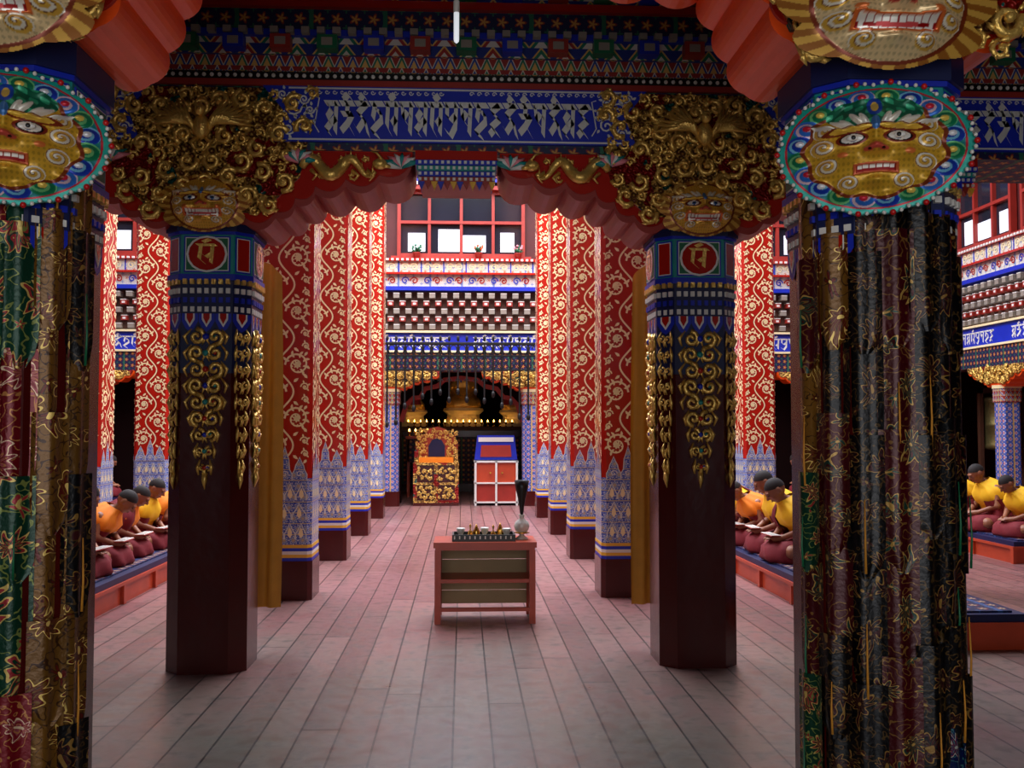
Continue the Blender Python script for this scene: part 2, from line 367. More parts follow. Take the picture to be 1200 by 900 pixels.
# ---------------- lion-face reliefs (height field painted per vertex)
def maskmesh(name,W,H,style,nx=230,nz=170):
    X,Z=np.meshgrid(np.linspace(-1.06,1.06,nx),np.linspace(-1.06,1.06,nz)); AX=np.abs(X)
    C=np.zeros(X.shape+(3,)); 
    def c(*r): return np.array([(q/255.)**2.2 for q in r])
    def pt(m,col): C[m]=c(*col)
    def el(cx,cz,rx,rz,rot=0):
        dx=AX-cx; dz=Z-cz; a=dx*cos(rot)+dz*sin(rot); b=-dx*sin(rot)+dz*cos(rot); return np.hypot(a/rx,b/rz)
    th=np.arctan2(Z,X); rho=np.hypot(X,Z)
    h=np.zeros_like(X)
    gb=lambda cx,cz,rx,rz,amp,rot=0: amp*np.exp(-el(cx,cz,rx,rz,rot)**2*1.4)
    med=style=='medal'
    if med:
        out=rho<.97+.05*np.abs(np.cos(9*th)); pt(rho<2,(16,150,135)); pt(rho<.94,(180,26,48)); pt(rho<.915,(16,120,120))
        for k in range(20):
            a=(k+.5)*2*pi/20; R=.79; cx,cz=R*cos(a),R*sin(a); dx,dz=X-cx,Z-cz; d=np.hypot(dx,dz)
            sp=np.arctan2(dz,dx)*(1 if cos(a)>0 else -1)
            band=(d/.14*1.6+sp/(2*pi))%1.0
            c1,c2,c3=[((28,60,170),(120,190,225),(225,225,230)),((20,120,80),(110,190,120),(235,200,90)),((50,110,200),(225,190,200),(200,40,60))][k%3]
            mm_=(d<.14)&(rho<.92); pt(mm_,c1); pt(mm_&(band>.45)&(band<.8),c2); pt(mm_&(d<.045),c3)
            h+=.10*np.exp(-(d/.09)**2)
        G0=(212,162,48)
        face=np.hypot(X/.70,(Z+.04)/.70)*(1+.04*np.cos(11*th))
    else:
        out=(el(0,0,.78,.92)<1)|(el(.55,.1,.45,.42)<1)|(el(.5,-.45,.35,.3)<1); pt(rho<2,(210,160,70))
        G0=(230,172,66) if style=='gold' else (236,205,150)
        rays=np.sin(th*26+rho*9)>0; pt((rho>.62)&rays,(150,92,34)); 
        face=el(0,-.02,.66,.78)
    pt(face<1.07,(120,50,25)); pt(face<1,G0)
    if med:
        hair=el(0,.50,.50,.26); pt(hair<1,(18,96,70)); pt((hair<1)&(np.sin(X*30)*np.sin(Z*30+AX*18)>.2),(56,165,120)); pt(el(0,.60,.08,.17)<1,(30,70,170)); pt(el(0,.60,.04,.1)<1,(225,185,80)); h+=.10*np.clip(1-hair**2,0,1)
    net=(np.sin(X*62+Z*44)*np.sin(X*62-Z*44)>.35)&(face<1)&((Z<.3)|(not med)); C[net]*=.70
    h+=.26*np.clip(1-face**2,0,1)+.06*np.clip(1-rho**2,0,1)
    for cx,cz,r in ((.54,.0,.13),(.50,-.30,.12),(.52,.26,.12),(.28,-.56,.11)):
        d=el(cx,cz,r,r); ang=np.arctan2(Z-cz,AX-cx); bd=(d*1.8+ang/(2*pi))%1
        pt(d<1,(222,172,70)); pt((d<1)&(bd>.6),(240,232,212)); pt((d<1)&(bd<.12),(110,50,24)); h+=.10*np.exp(-d**2*1.5)
    for k in range(6):
        d=el(.11+k*.085,.36+.04*(k%2)-.02*k,.036,.13,-.35-.16*k); pt(d<1,(242,236,220)); h+=.09*np.exp(-d**2)
    d=el(.25,.22,.22,.045,-.12); pt(d<1.4,(130,50,25)); pt(d<1,(238,190,70)); h+=.13*np.exp(-d**2)
    d=el(0,.30,.045,.12); pt(d<1,(60,110,170)); h+=.06*np.exp(-d**2)
    d=el(.24,.08,.12,.072,-.1); pt(d<1.4,(120,40,22)); pt(d<1.1,(15,15,20)); h+=.08*np.exp(-d**2)
    pt(d<.93,(240,238,230)); pt(el(.23,.08,.045,.055)<1,(30,90,160)); pt(el(.23,.08,.024,.032)<1,(8,8,8))
    h+=gb(.33,-.18,.15,.12,.13)+gb(0,-.09,.10,.10,.18)+gb(0,.12,.06,.2,.08)+gb(.09,-.12,.06,.05,.09)
    d=el(.34,-.17,.055,.045); pt(d<1,(225,120,60))
    d=el(0,-.08,.075,.055); pt(d<1,(205,80,66)); d=el(.075,-.115,.055,.04); pt(d<1,(205,80,66)); pt(el(.07,-.13,.02,.014)<1,(40,10,10))
    curve=-.36-.45*AX**2 if med else -.36+.25*AX**2
    wid=.20 if med else .36; hh=.045 if med else .085
    lip=(np.abs(Z-curve)<hh+.032)&(AX<wid+.035); pt(lip,(200,90,50) if med else (225,110,50)); h[lip]+=.03
    mo=(np.abs(Z-curve)<hh)&(AX<wid); pt(mo,(150,16,18)); h[mo]-=.04
    te=(Z-curve>.0)&(Z-curve<hh)&(AX<wid-.01)&(np.abs(np.sin(X*pi/.07))>.22); pt(te,(242,238,225))
    if not med:
        te=(Z-curve<-hh*.55)&(Z-curve>-hh)&(AX<wid-.05)&(np.abs(np.sin(X*pi/.08))>.2); pt(te,(242,238,225)); pt((np.abs(Z-curve+.02)<.03)&(AX<.18),(215,80,80))
        pt(el(wid-.05,-.38,.022,.07)<1,(245,240,230))
    h+=gb(0,-.55,.14,.08,.10)
    v=np.stack([X*W/2,-h*W*.42,Z*H/2],-1).reshape(-1,3)
    idx=np.arange(nx*nz).reshape(nz,nx); q=out[:-1,:-1]&out[1:,:-1]&out[:-1,1:]&out[1:,1:]
    F=np.stack([idx[:-1,:-1][q],idx[:-1,1:][q],idx[1:,1:][q],idx[1:,:-1][q]],-1)
    used=np.unique(F); rm=np.zeros(nx*nz,int); rm[used]=np.arange(len(used))
    me=bpy.data.meshes.new(name); me.from_pydata(v[used].tolist(),[],rm[F].tolist())
    ca=me.color_attributes.new('Col','FLOAT_COLOR','POINT'); cc=np.ones((len(used),4)); cc[:,:3]=C.reshape(-1,3)[used]
    ca.data.foreach_set('color',cc.ravel()); me.polygons.foreach_set('use_smooth',[True]*len(me.polygons))
    me.materials.append(M['vcol'] if med else M['vgold']); me.update()
    he=h[int(nz*(.08*1/2.12+.5)),int(nx*(.24/2.12+.5))]*W*.42
    return me,he
# ================= ROOM SHELL
AX0,AX1,AY0,AY1=-10,10,7.1,20.0
mb=MB(); mb.box(-13,13,-2.2,26,-.2,0); O('floor',mb,['floor'],**ST)
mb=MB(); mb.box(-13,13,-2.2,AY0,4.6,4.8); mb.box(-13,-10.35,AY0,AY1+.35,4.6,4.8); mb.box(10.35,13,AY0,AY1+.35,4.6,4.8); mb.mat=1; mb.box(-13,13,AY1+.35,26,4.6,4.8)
O('ceiling',mb,['flor','dark'],**ST)
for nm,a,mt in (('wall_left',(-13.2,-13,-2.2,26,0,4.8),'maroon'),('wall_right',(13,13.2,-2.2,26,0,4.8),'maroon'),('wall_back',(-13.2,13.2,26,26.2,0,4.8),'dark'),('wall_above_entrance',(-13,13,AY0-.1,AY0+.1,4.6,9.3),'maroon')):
    mb=MB(); mb.box(*a); O(nm,mb,[mt],**ST)
mb=MB(); mb.box(-13,-3,-2.4,-2.2,0,4.8); mb.box(3,13,-2.4,-2.2,0,4.8); mb.box(-3,3,-2.4,-2.2,3.3,4.8); O('wall_front',mb,['maroon'],**ST)
# facades round the light well
tn=[0]
def trim(mb,mats,**k):
    tn[0]+=1; return O('trim_%d'%tn[0],mb,mats,kind='structure',**k)
wn=[0]
def winmesh(w):
    mb=MB(); h=1.36
    mb.mat=0
    for x0,x1,z0,z1 in ((-w/2,w/2,0,.07),(-w/2,w/2,h-.07,h),(-w/2,-w/2+.07,.07,h-.07),(w/2-.07,w/2,.07,h-.07),(-w/2+.07,w/2-.07,.68,.74),):
        mb.box(x0,x1,-.12,0,z0,z1)
    for k in (1,2,3):
        x=-w/2+k*w/4; mb.box(x-.03,x+.03,-.11,0,.07,.68); mb.box(x-.03,x+.03,-.11,0,.74,h-.07)
    mb.box(-w/2-.12,w/2+.12,-.22,0,-.05,0); mb.box(-w/2-.14,w/2+.14,-.25,0,h,h+.08)
    mb.mat=1; mb.box(-w/2+.05,w/2-.05,-.03,-.01,.05,h-.05)
    mb.mat=2
    for k,(a,b,c) in enumerate(((.30,.9,.50),(.25,.98,.58),(.02,.8,.46),(.2,.7,.52))):
        x=-w/2+(k+a)*w/4; mb.box(x+.02,-w/2+(k+b)*w/4-.02,-.045,-.035,.12,c)
    mb.mat=3
    for k in range(int(w/.12)): mb.box(-w/2+.12*k,-w/2+.12*k+.06,-.29,-.22,h+.09,h+.15)
    mb.mat=4; mb.box(-w/2-.14,w/2+.14,-.27,0,h+.15,h+.22)
    return mb.mesh('window',['dullred','glass','paper','white','blue'])
wm=winmesh(2.6)
def facade(nm,Lh,loc,rz,wins,zf=9.3):
    mb=MB(); mb.box(-Lh,Lh,.02,.35,2.72,zf); w=O(nm,mb,['maroon'],loc=loc,rz=rz,**ST)
    kk=dict(loc=loc,rz=rz)
    mb=MB(); mb.box(-Lh,Lh,-.12,.02,2.72,3.1); mb.mat=1; mb.box(-Lh,Lh,-.16,.02,3.1,3.14); mb.mat=2; mb.box(-Lh,Lh,-.10,.02,3.14,3.5); mb.mat=1; mb.box(-Lh,Lh,-.16,.02,3.5,3.54)
    t=trim(mb,['flor','goldp','blue'],**kk)
    mb=MB(); n=int(Lh*2/2.4)
    for k in range(n): x=-Lh+(k+.5)*2*Lh/n; lettering(mb,x-1.0,x+1.0,3.20,.2,-.104,SEQ[:12])
    O('lettering',mb,['white'],parent=t,label='pale painted script')
    mb=MB(); mb.box(-Lh,Lh,-.08,.02,3.54,4.34)
    for r in range(5):
        z=3.57+r*.155
        for k in range(int(2*Lh/.24)):
            x=-Lh+.24*k+(.12 if r%2 else 0); mb.mat=4 if r%2 else 3; mb.box(x,x+.12,-.15-.03*r,-.08,z,z+.085)
            mb.mat=1; mb.box(x,x+.12,-.155-.03*r,-.08,z+.085,z+.10)
            if r%2: mb.box(x+.03,x+.09,-.153-.03*r,-.15-.03*r,z+.02,z+.06)
    mb.mat=2; mb.box(-Lh,Lh,-.3,.02,4.34,4.42); trim(mb,['brown','white','blue','grey','dullred'],**kk)
    mb=MB(); mb.box(-Lh,Lh,-.24,.02,4.42,4.66); mb.box(-Lh,Lh,-.3,.02,4.70,4.92); mb.mat=1; mb.box(-Lh,Lh,-.34,.02,4.66,4.70); mb.box(-Lh,Lh,-.36,.02,4.92,4.98)
    mb.mat=2
    for k in range(int(2*Lh/.1)): x=-Lh+.1*k; mb.box(x,x+.05,-.39,-.36,4.93,4.97); 
    for k in range(int(2*Lh/.45)):
        x=-Lh+.45*k+.2; mb.mat=3; mb.box(x-.012,x+.012,-.31,-.3,4.70,4.92); mb.mat=4; mb.ribbon(spiral(x+.12,4.81,.08,1.4,0,1,14),.012,-.312); mb.ribbon(spiral(x+.31,4.81,.08,1.4,pi,-1,14),.012,-.312)
        mb.mat=3; mb.ribbon(spiral(x+.12,4.54,.08,1.4,0,1,14),.012,-.252); mb.mat=1; mb.ribbon(spiral(x+.31,4.54,.08,1.4,pi,-1,14),.012,-.252)
    trim(mb,['flor3','redpaint','white','blue','goldp'],**kk)
    mb=MB(); mb.box(-Lh,Lh,-.3,.02,6.65,6.9); mb.mat=1; mb.box(-Lh,Lh,-.4,.02,6.9,7.2); trim(mb,['flor2','tri'],**kk)
    for x in wins:
        wn[0]+=1; R=Matrix.Rotation(rz,3,'Z')@Vector((x,0,0))
        put('window_%d'%wn[0],wm,loc=(loc[0]+R.x,loc[1]+R.y,5.05),rz=rz,kind='structure')
facade('wall_upper_back',10,(0,20,0),0,(0,-2.95,2.95,-5.9,5.9,-8.6,8.6))
facade('wall_upper_right',6.45,(10,13.55,0),-pi/2,(-4.8,-1.9,1,3.9))
facade('wall_upper_left',6.45,(-10,13.55,0),pi/2,(-4.8,-1.9,1,3.9))
# ================= ENTRANCE-SIDE BEAM with inscription
def beamstack(yf,yb,z0,inscr):
    mb=MB(); mb.box(-13,13,yf,yb,z0,z0+.46); mb.mat=1; mb.box(-13,13,yf-.03,yf,z0+.42,z0+.46)
    t=trim(mb,['flor','dullred'])
    z=z0+.46
    for i,(h,m,p) in enumerate(((.05,'black',.03),(.10,'tri2',.05),(.11,'tri',.08),(.04,'blue',.12),(.14,'flor',.10),(.05,'redpaint',.15),(.22,'tri',.13))):
        zz=min(z+h,4.6)
        if z>=4.59: break
        mb=MB(); mb.box(-13,13,yf-p,yb+p,z,zz)
        if not inscr: trim(mb,[m]); z=zz; continue
        if m=='black':
            mb.mat=1
            for k in range(170):
                x=-4.25+k*.05; mb.sph((x,yf-p,z+.025),.014,6,4)
        if m=='blue':
            mb.mat=1
            for k in range(84): mb.box(-4.2+.1*k,-4.15+.1*k,yf-p-.05,yf-p,z,z+h)
        if m=='tri':
            for k in range(28):
                x=-4.2+.3*k; mb.mat=(3,4,2)[k%3]; mb.box(x,x+.13,yf-p-.09,yf-p,z+.01,zz-.01); mb.mat=1; mb.box(x+.03,x+.10,yf-p-.094,yf-p-.09,z+.03,zz-.03)
        trim(mb,[m,'white' if m=='black' else 'grey','green','blue','dullred']); z=zz
    return t
t=beamstack(6.45,7.08,3.42,True)
mb=MB()
for c in (-3.26,0,3.26):
    P=[(c-1.27,3.84),(c-1.12,3.66),(c-1.2,3.47),(c+1.2,3.47),(c+1.12,3.66),(c+1.27,3.84)]
    mb.mat=0; mb.extr(P[::-1],6.425,6.45)
    mb.mat=1
    for z in (3.485,3.825): mb.ribbon([(c-1.1,z),(c+1.1,z)],.006,6.42)
    for s in (-1,1):
        for k in range(18):
            x=c+s*(.1+k*.05); mb.ribbon(spiral(x,3.80,.017,1.1,0,s,9),.0035,6.419)
        for (dx,dz,R) in ((1.0,3.60,.055),(1.07,3.70,.06),(1.0,3.75,.035),(1.14,3.78,.035),(1.1,3.55,.04),(.96,3.68,.03)):
            mb.ribbon(spiral(c+s*dx,dz,R,1.6,0,s,16),.006,6.419)
            for j in range(5): mb.leaf(c+s*dx+R*cos(j*1.2),dz+R*sin(j*1.2),j*1.2+.6,.03,.009,6.419)
    for s in (-1,1): mb.ribbon([(c+s*.9,3.53),(c+s*.93,3.58),(c+s*.9,3.76),(c+s*.93,3.77)],.004,6.419)
O('inscription_panel',mb,['blue','silver'],parent=t,label='ultramarine board with silver scroll border')
mb=MB()
for c in (-3.26,0,3.26): lettering(mb,c-.86,c+.90,3.53,.195,6.416,bold=1.45)
O('lettering',mb,['silver'],parent=t,label='silver raised script letters')
def pendant(c,y0,par):
    mb=MB(); w=.27
    mb.mat=0; mb.box(c-w,c+w,y0,y0+.5,3.36,3.42)
    for k,m in enumerate((1,2,1,3)):
        mb.mat=m; zz=3.36-.035*(k+1); mb.box(c-w+.02*k*.5,c+w-.02*k*.5,y0+.01*k,y0+.5,zz,zz+.033)
        mb.mat=4
        for j in range(14): x=c-w+.03+.0375*j; mb.box(x-.009,x+.009,y0+.01*k-.012,y0+.01*k,zz+.008,zz+.026)
    mb.mat=3
    for j in range(12):
        x=c-w+.04+.0425*j; mb.mat=(1,3,5)[j%3]; mb.extr([(x-.022,3.22),(x+.022,3.22),(x,3.165)],y0+.02,y0+.06)
    return O('pendant_block',mb,['redpaint','blue','turq','dullred','white','yellow'],parent=par)
for c in (-3.26,0,3.26): pendant(c,6.42,t)
tnear=beamstack(3.42,4.05,3.72,False)
# ================= FRONT DARK PILLARS
def cham(R,ch): return [(-R+ch,-R),(R-ch,-R),(R,-R+ch),(R,R-ch),(R-ch,R),(-R+ch,R),(-R,R-ch),(-R,-R+ch)]
PF=(1.63,6.76); PN=(1.63,3.73)
mgold,_=maskmesh('lion_mask',.62,.42,'gold',150,110)
mwhite,_=maskmesh('lion_mask_pale',.80,.48,'white',220,150)
def rotM(a,off=(0,0,0)): return Matrix.Rotation(a,4,'Z')
def pillar_top(mb,R,ch,z0,z1,z2,z3):
    mb.mat=1; mb.prism(cham(R+.006,ch),z0,z1)
    mb.mat=3; mb.prism(cham(R+.02,ch),z1-.02,z1+.02); mb.prism(cham(R+.02,ch),z2-.02,z2+.01)
    mb.mat=4; mb.prism(cham(R+.008,ch),z1,z2); mb.mat=1; mb.prism(cham(R+.03,ch),z2,z3)
    fw=2*(R-ch)
    for q in range(8):
        a=q*pi/4; mb.M=rotM(a); d=(R if q%2==0 else (2*R-ch)/math.sqrt(2)); w=fw if q%2==0 else ch*math.sqrt(2)
        hh=(z1-z0)/4
        for r in range(4):
            n=max(2,int(w/.045)); 
            for k in range(n):
                x=-w/2+(k+.5)*w/n; mb.mat=(2,3,2,6)[r]; mb.box(x-w/n*.28,x+w/n*.28,-d-.012-.006*r,-d,z0+r*hh+.012,z0+(r+1)*hh-.014)
        mb.mat=3; mb.box(-w/2+.012,w/2-.012,-d-.014,-d,z1+.03,z2-.03); 
        mb.mat=2; mb.box(-w/2+.022,w/2-.022,-d-.017,-d,z1+.04,z2-.04)
        mb.mat=7 if q%2==0 else 5; mb.box(-w/2+.028,w/2-.028,-d-.019,-d,z1+.046,z2-.046)
        if q%2==0:
            zc=(z1+z2)/2; Rr=min(w*.36,(z2-z1)*.36)
            mb.mat=2; mb.flat([(Rr*1.12*cos(t*pi/8)*1.1,zc+Rr*1.12*sin(t*pi/8)) for t in range(16)],-d-.022)
            mb.mat=5; mb.flat([(Rr*cos(t*pi/8)*1.1,zc+Rr*sin(t*pi/8)) for t in range(16)],-d-.024)
            mb.mat=6; lettering(mb,-Rr*.6,Rr*.65,zc-Rr*.55,Rr*1.1,-d-.027,[6])
        n=max(1,round(w/.1))
        for k in range(n):
            x=-w/2+(k+.5)*w/n; hw=w/n*.48; mb.mat=3
            mb.flat([(x-hw,z0),(x-hw,z0-.05),(x-hw*.5,z0-.1),(x,z0-.12),(x+hw*.5,z0-.1),(x+hw,z0-.05),(x+hw,z0)],-d-.006)
            mb.mat=2; mb.flat([(x-hw*.6,z0),(x-hw*.6,z0-.04),(x,z0-.09),(x+hw*.6,z0-.04),(x+hw*.6,z0)],-d-.008)
            mb.mat=5; mb.flat([(x-hw*.4,z0),(x-hw*.4,z0-.03),(x,z0-.07),(x+hw*.4,z0-.03),(x+hw*.4,z0)],-d-.010)
    mb.M=None
TOPM=['darkred','navy','white','blue','turq','redpaint','gold','green']
def carveddrop(mb,mb2,R,ch,z0,z1):
    for q in range(8):
        a=q*pi/4; M4=rotM(a); mb.M=M4; mb2.M=M4; d=(R if q%2==0 else (2*R-ch)/math.sqrt(2)); w=.24 if q%2==0 else .09
        H=z1-z0; n=9
        for k in range(n):
            t=(k+.5)/n; z=z1-t*H; ww=w*(1-.75*max(0,t-.45)/.55)
            r=min(ww*.27,H/n*.5)
            for s in (-1,1):
                p=spiral(s*ww*.25,z,r,1.3,-s*pi/2+ (pi if k%2 else 0),s,13,.12)
                mb.tube([(x,-d-.012-.02*i/13,zz) for i,(x,zz) in enumerate(p)],[r*.34-.14*r*i/13 for i in range(13)],6)
                mb.tube([(s*ww*.5,-d-.005,z-H/n*.45),(s*ww*.58,-d-.02,z),(s*ww*.40,-d-.005,z+H/n*.5)],[.006,.013,.005],5)
                mb.tube([(s*ww*.1,-d-.01,z-H/n*.5),(s*ww*.03,-d-.025,z-H/n*.2),(s*ww*.12,-d-.01,z)],[.004,.010,.004],5)
            if q%2==0: mb2.mat=k%3; mb2.sph((0,-d-.022,z),.024*(1-.4*t),8,6); mb2.mat=(k+1)%3; mb2.sph((s*ww*.25,-d-.02,z),.012,6,5)
        mb.tube([(0,-d-.005,z0+.02),(0,-d-.015,z0-.03),(0,-d-.004,z0-.09)],[.02,.018,.002],5)
    mb.M=None; mb2.M=None
def front_pillar():
    R,ch=.262,.10
    mb=MB(); mb.prism(cham(R,ch),0,2.36); mb.mat=1; mb.prism(cham(R+.004,ch),1.95,2.36); mb.mat=0
    pillar_top(mb,R,ch,2.34,2.58,2.88,2.93)
    root=O('pillar',mb,TOPM,loc=(-PF[0],PF[1],0),label='dark red faceted wooden pillar with gilded carving and painted bands',cat='pillar',group='carved pillars carrying the inscribed beam')
    g=MB(); g2=MB(); carveddrop(g,g2,R,ch,1.28,2.24); O('gilded_drop_ornament',g,['gold'],True,parent=root,label='gilded openwork scroll carving'); O('gem',g2,['blue','turq','redpaint'],True,parent=root,label='blue, turquoise and red painted studs')
    half=[(.24,2.93),(.44,2.97),(.57,3.06),(.70,3.14),(.90,3.19),(1.12,3.22),(1.34,3.36)]
    mb=MB(); mb.extr(scallop(half,3.42),-.28,.30); mb.mat=1; h2=[(a,b+.045) for a,b in half]; mb.extr(scallop(h2,3.42),-.295,-.28)
    mb.mat=2; P=[(.34,3.0),(.50,3.14),(.60,3.24),(.66,3.5),(.74,3.7),(.78,3.83)]; mb.extr([(-x,z) for x,z in P[::-1]]+P,-.315,-.28)
    br=O('bracket',mb,['dullred','redpaint','goldrel'],parent=root,label='scalloped red bracket with gilt ground')
    g=MB()
    def ins(x,z):
        if z>3.80 or z<3.0: return False
        return abs(x)<(.42 if z<3.12 else .52+.3*(z-3.12))
    fill(g,ins,(-.78,.78,2.96,3.84),-.325,3,(.07,.05,.036,.025))
    O('gilded_carving',g,['gold'],True,parent=br,label='dense gilded cloud scroll carving')
    g=MB(); g.sph((0,-.46,3.52),(.055,.05,.08),10,8); g.sph((0,-.50,3.62),(.035,.04,.04),10,8); g.tube([(0,-.53,3.62),(0,-.57,3.60)],[.015,.002],6)
    for s in (-1,1):
        for k in range(8):
            a=.0+k*.16; l=.27-.012*k; g.tube([(s*.03,-.44,3.55-.01*k),(s*(.03+cos(a)*l*.6),-.49,3.55+sin(a)*l*.6-.012*k),(s*(.05+cos(a)*l),-.43,3.54+sin(a)*l*1.0)],[.014,.021,.005],6)
        g.tube([(s*.02,-.45,3.46),(s*.06,-.48,3.41),(s*.03,-.49,3.37)],[.018,.014,.008],5)
    O('winged_figure',g,['gold'],True,parent=br,label='gilded winged bird figure')
    g=MB(); w=MB()
    for s in (-1,1):
        P=[];N=28
        for i in range(N):
            t=i/(N-1); P.append((s*(.62+.48*t),-.34-.02*sin(t*20),3.30+.055*sin(t*12)))
        g.tube(P,[.014+.027*sin(pi*min(1,i/(N-1)+.12)) for i in range(N)],8)
        g.sph((s*1.13,-.36,3.32),(.05,.045,.036),9,6); g.tube([(s*1.15,-.37,3.34),(s*1.11,-.38,3.39),(s*1.07,-.37,3.40)],[.012,.008,.002],4); g.tube([(s*1.15,-.37,3.31),(s*1.20,-.37,3.30)],[.022,.01],5)
        for t in (.68,.8,.95,1.05): g.tube([(s*t,-.34,3.28),(s*(t+.04),-.36,3.24),(s*(t+.01),-.35,3.21)],[.015,.011,.005],5)
        for i in range(2,N,2): g.tube([P[i],(P[i][0],P[i][1]-.02,P[i][2]+.055)],[.011,.001],4)
        for (x,z,R) in ((.76,3.26,.035),(.88,3.35,.03),(.95,3.25,.03),(1.03,3.36,.025),(.72,3.37,.03)): scroll(g,s*x,z,R,-.31,random.Random(int(x*100)))
        for k in range(8):
            a=(.15+k*.36); w.mat=k%3; w.tube([(s*1.27,-.31,3.31),(s*(1.27-cos(a)*.07),-.34,3.31+sin(a)*.055),(s*(1.27-cos(a)*.15),-.31,3.31+sin(a)*.10)],[.01,.023,.003],5)
            w.mat=(k+1)%3; w.tube([(s*.60,-.34,3.33),(s*(.60+cos(a)*.07),-.38,3.33+sin(a)*.05),(s*(.60+cos(a)*.14),-.34,3.33+sin(a)*.10)],[.01,.024,.003],5)
    O('dragon_relief',g,['gold'],True,parent=br,label='gilded dragon reliefs'); O('leaf_spray',w,['white','turq','pink'],True,parent=br,label='painted leaf sprays')
    m=put('lion_mask',mgold,parent=br,loc=(0,-.36,3.05)); m['label']='gilded lion face mask'
    return root
fp=front_pillar(); clone(fp,(PF[0],PF[1],0))
# ================= NEAR PILLARS
def near_pillar():
    R,ch=.262,.10
    mb=MB(); mb.prism(cham(R,ch),0,2.5); pillar_top(mb,R,ch,2.30,2.50,2.86,2.99)
    root=O('pillar',mb,TOPM,loc=(-PN[0],PN[1],0),label='red faceted pillar wrapped in brocade under orange bracket',cat='pillar',group='brocade-wrapped pillars near the entrance')
    half=[(.25,3.0),(.40,3.0),(.47,3.13),(.53,3.27),(.60,3.39),(.80,3.42),(1.02,3.43),(1.22,3.47),(1.36,3.58)]
    mb=MB(); mb.extr(scallop(half,3.72,.22),-.28,.30); mb.mat=1; h2=[(a,b+.05) for a,b in half]; mb.extr(scallop(h2,3.72,.22),-.30,-.28)
    mb.mat=2; P=[(.40,3.03),(.46,3.15),(.52,3.3),(.60,3.45),(.7,3.7)]; mb.extr([(-x,z) for x,z in P[::-1]]+P,-.32,-.28)
    br=O('bracket',mb,['orange','redpaint','goldrel'],parent=root,label='scalloped orange bracket with gilt ground')
    g=MB(); fill(g,lambda x,z: z>2.95 and z<3.66 and abs(x)<.40+.45*(z-2.95),(-.8,.8,2.94,3.68),-.33,9,(.075,.055,.04,.028))
    O('gilded_carving',g,['gold'],True,parent=br,label='gilded cloud scroll carving')
    m=put('lion_mask',mwhite,parent=br,loc=(.10,-.42,3.065)); m['label']='pale gold lion face mask with bared teeth'
    return root
np_=near_pillar(); n2=clone(np_,(PN[0],PN[1],0))
for c in n2.children:
    for d in c.children:
        if d.name.startswith('lion_mask'): d.location.x=-.10
# medallions
mm,eh=maskmesh('lion_face_medallion',.65,.46,'medal',330,240)
def medallion(loc,rz,lab):
    o=put('lion_face_medallion',mm,loc=loc,rz=rz,label=lab,cat='medallion',group='painted lion face medallions')
    W2,H2=.325,.23
    g=MB()
    n=72
    for k in range(n):
        a=2*pi*k/n; r=.985+.04*abs(cos(9*a)); g.mat=k%4==0; g.sph((r*W2*cos(a),-.012,r*H2*sin(a)),.0075 if k%4 else .011,6,5)
    O('bead_rim',g,['white','lips'],True,parent=o,kind='stuff')
    g=MB(); pl=[((.98+.05*abs(cos(9*2*pi*k/90)))*W2*cos(2*pi*k/90),(.98+.05*abs(cos(9*2*pi*k/90)))*H2*sin(2*pi*k/90)) for k in range(90)]; g.extr(pl,.004,.02)
    O('backing_board',g,['turq'],parent=o)
    for s in (-1,1):
        g=MB(); g.sph((s*.077,-eh+.004,.0185),(.021,.010,.011),12,8); g.mat=1; g.sph((s*.074,-eh-.005,.018),(.008,.003,.008),8,6)
        O('eye',g,['white','black'],True,parent=o)
    return o
for s in (-1,1):
    a=-s*.34; d=Vector((-s*sin(.34),-cos(.34)))
    medallion((s*PN[0]+d.x*.375,PN[1]+d.y*.375,2.585),a,'gold lion face medallion with beaded turquoise rim on brocade pillar')
# brocade banners
def bannermesh(seed,w,drop,mats):
    rng=random.Random(seed); mb=MB(); z=0; k=0; nx=8; 
    while z<drop-.05:
        l=min(rng.choice((.30,.36,.44)),drop-z); mb.mat=rng.randrange(len(mats)); y=-.012*(k%2)-.004*k*.5
        nz=10; v=[];uv=[]; ph=rng.random()*6; uo,vo,us=rng.random()*9,rng.random()*9,rng.uniform(.8,1.25)
        for j in range(nz+1):
            t=j/nz
            for i in range(nx+1):
                s=i/nx*2-1; hw=w/2*(1 if t<.72 else math.sqrt(max(0.02,1-((t-.72)/.30)**2)))
                x=s*hw; yy=y-.010*cos(s*pi*1.5+ph*.2)-.014*(1-s*s); zz=-(z-.03+t*(l+.07)); v.append((x,yy,zz)); uv.append((x*us+uo,zz*us+vo))
        mb.add(v,[(j*(nx+1)+i,j*(nx+1)+i+1,(j+1)*(nx+1)+i+1,(j+1)*(nx+1)+i) for j in range(nz) for i in range(nx)],uv)
        if rng.random()<.4:
            mb.mat=len(mats)+rng.randrange(2); mb.tube([(0,y-.03,-z-l*.45),(0,y-.035,-z-l*.8),(0,y-.03,-z-l-.02)],[.002,.004,.005],5)
        z+=l;k+=1
    return mb.mesh('brocade_banner',[BR[i] for i in mats]+['curtain','green'],True)
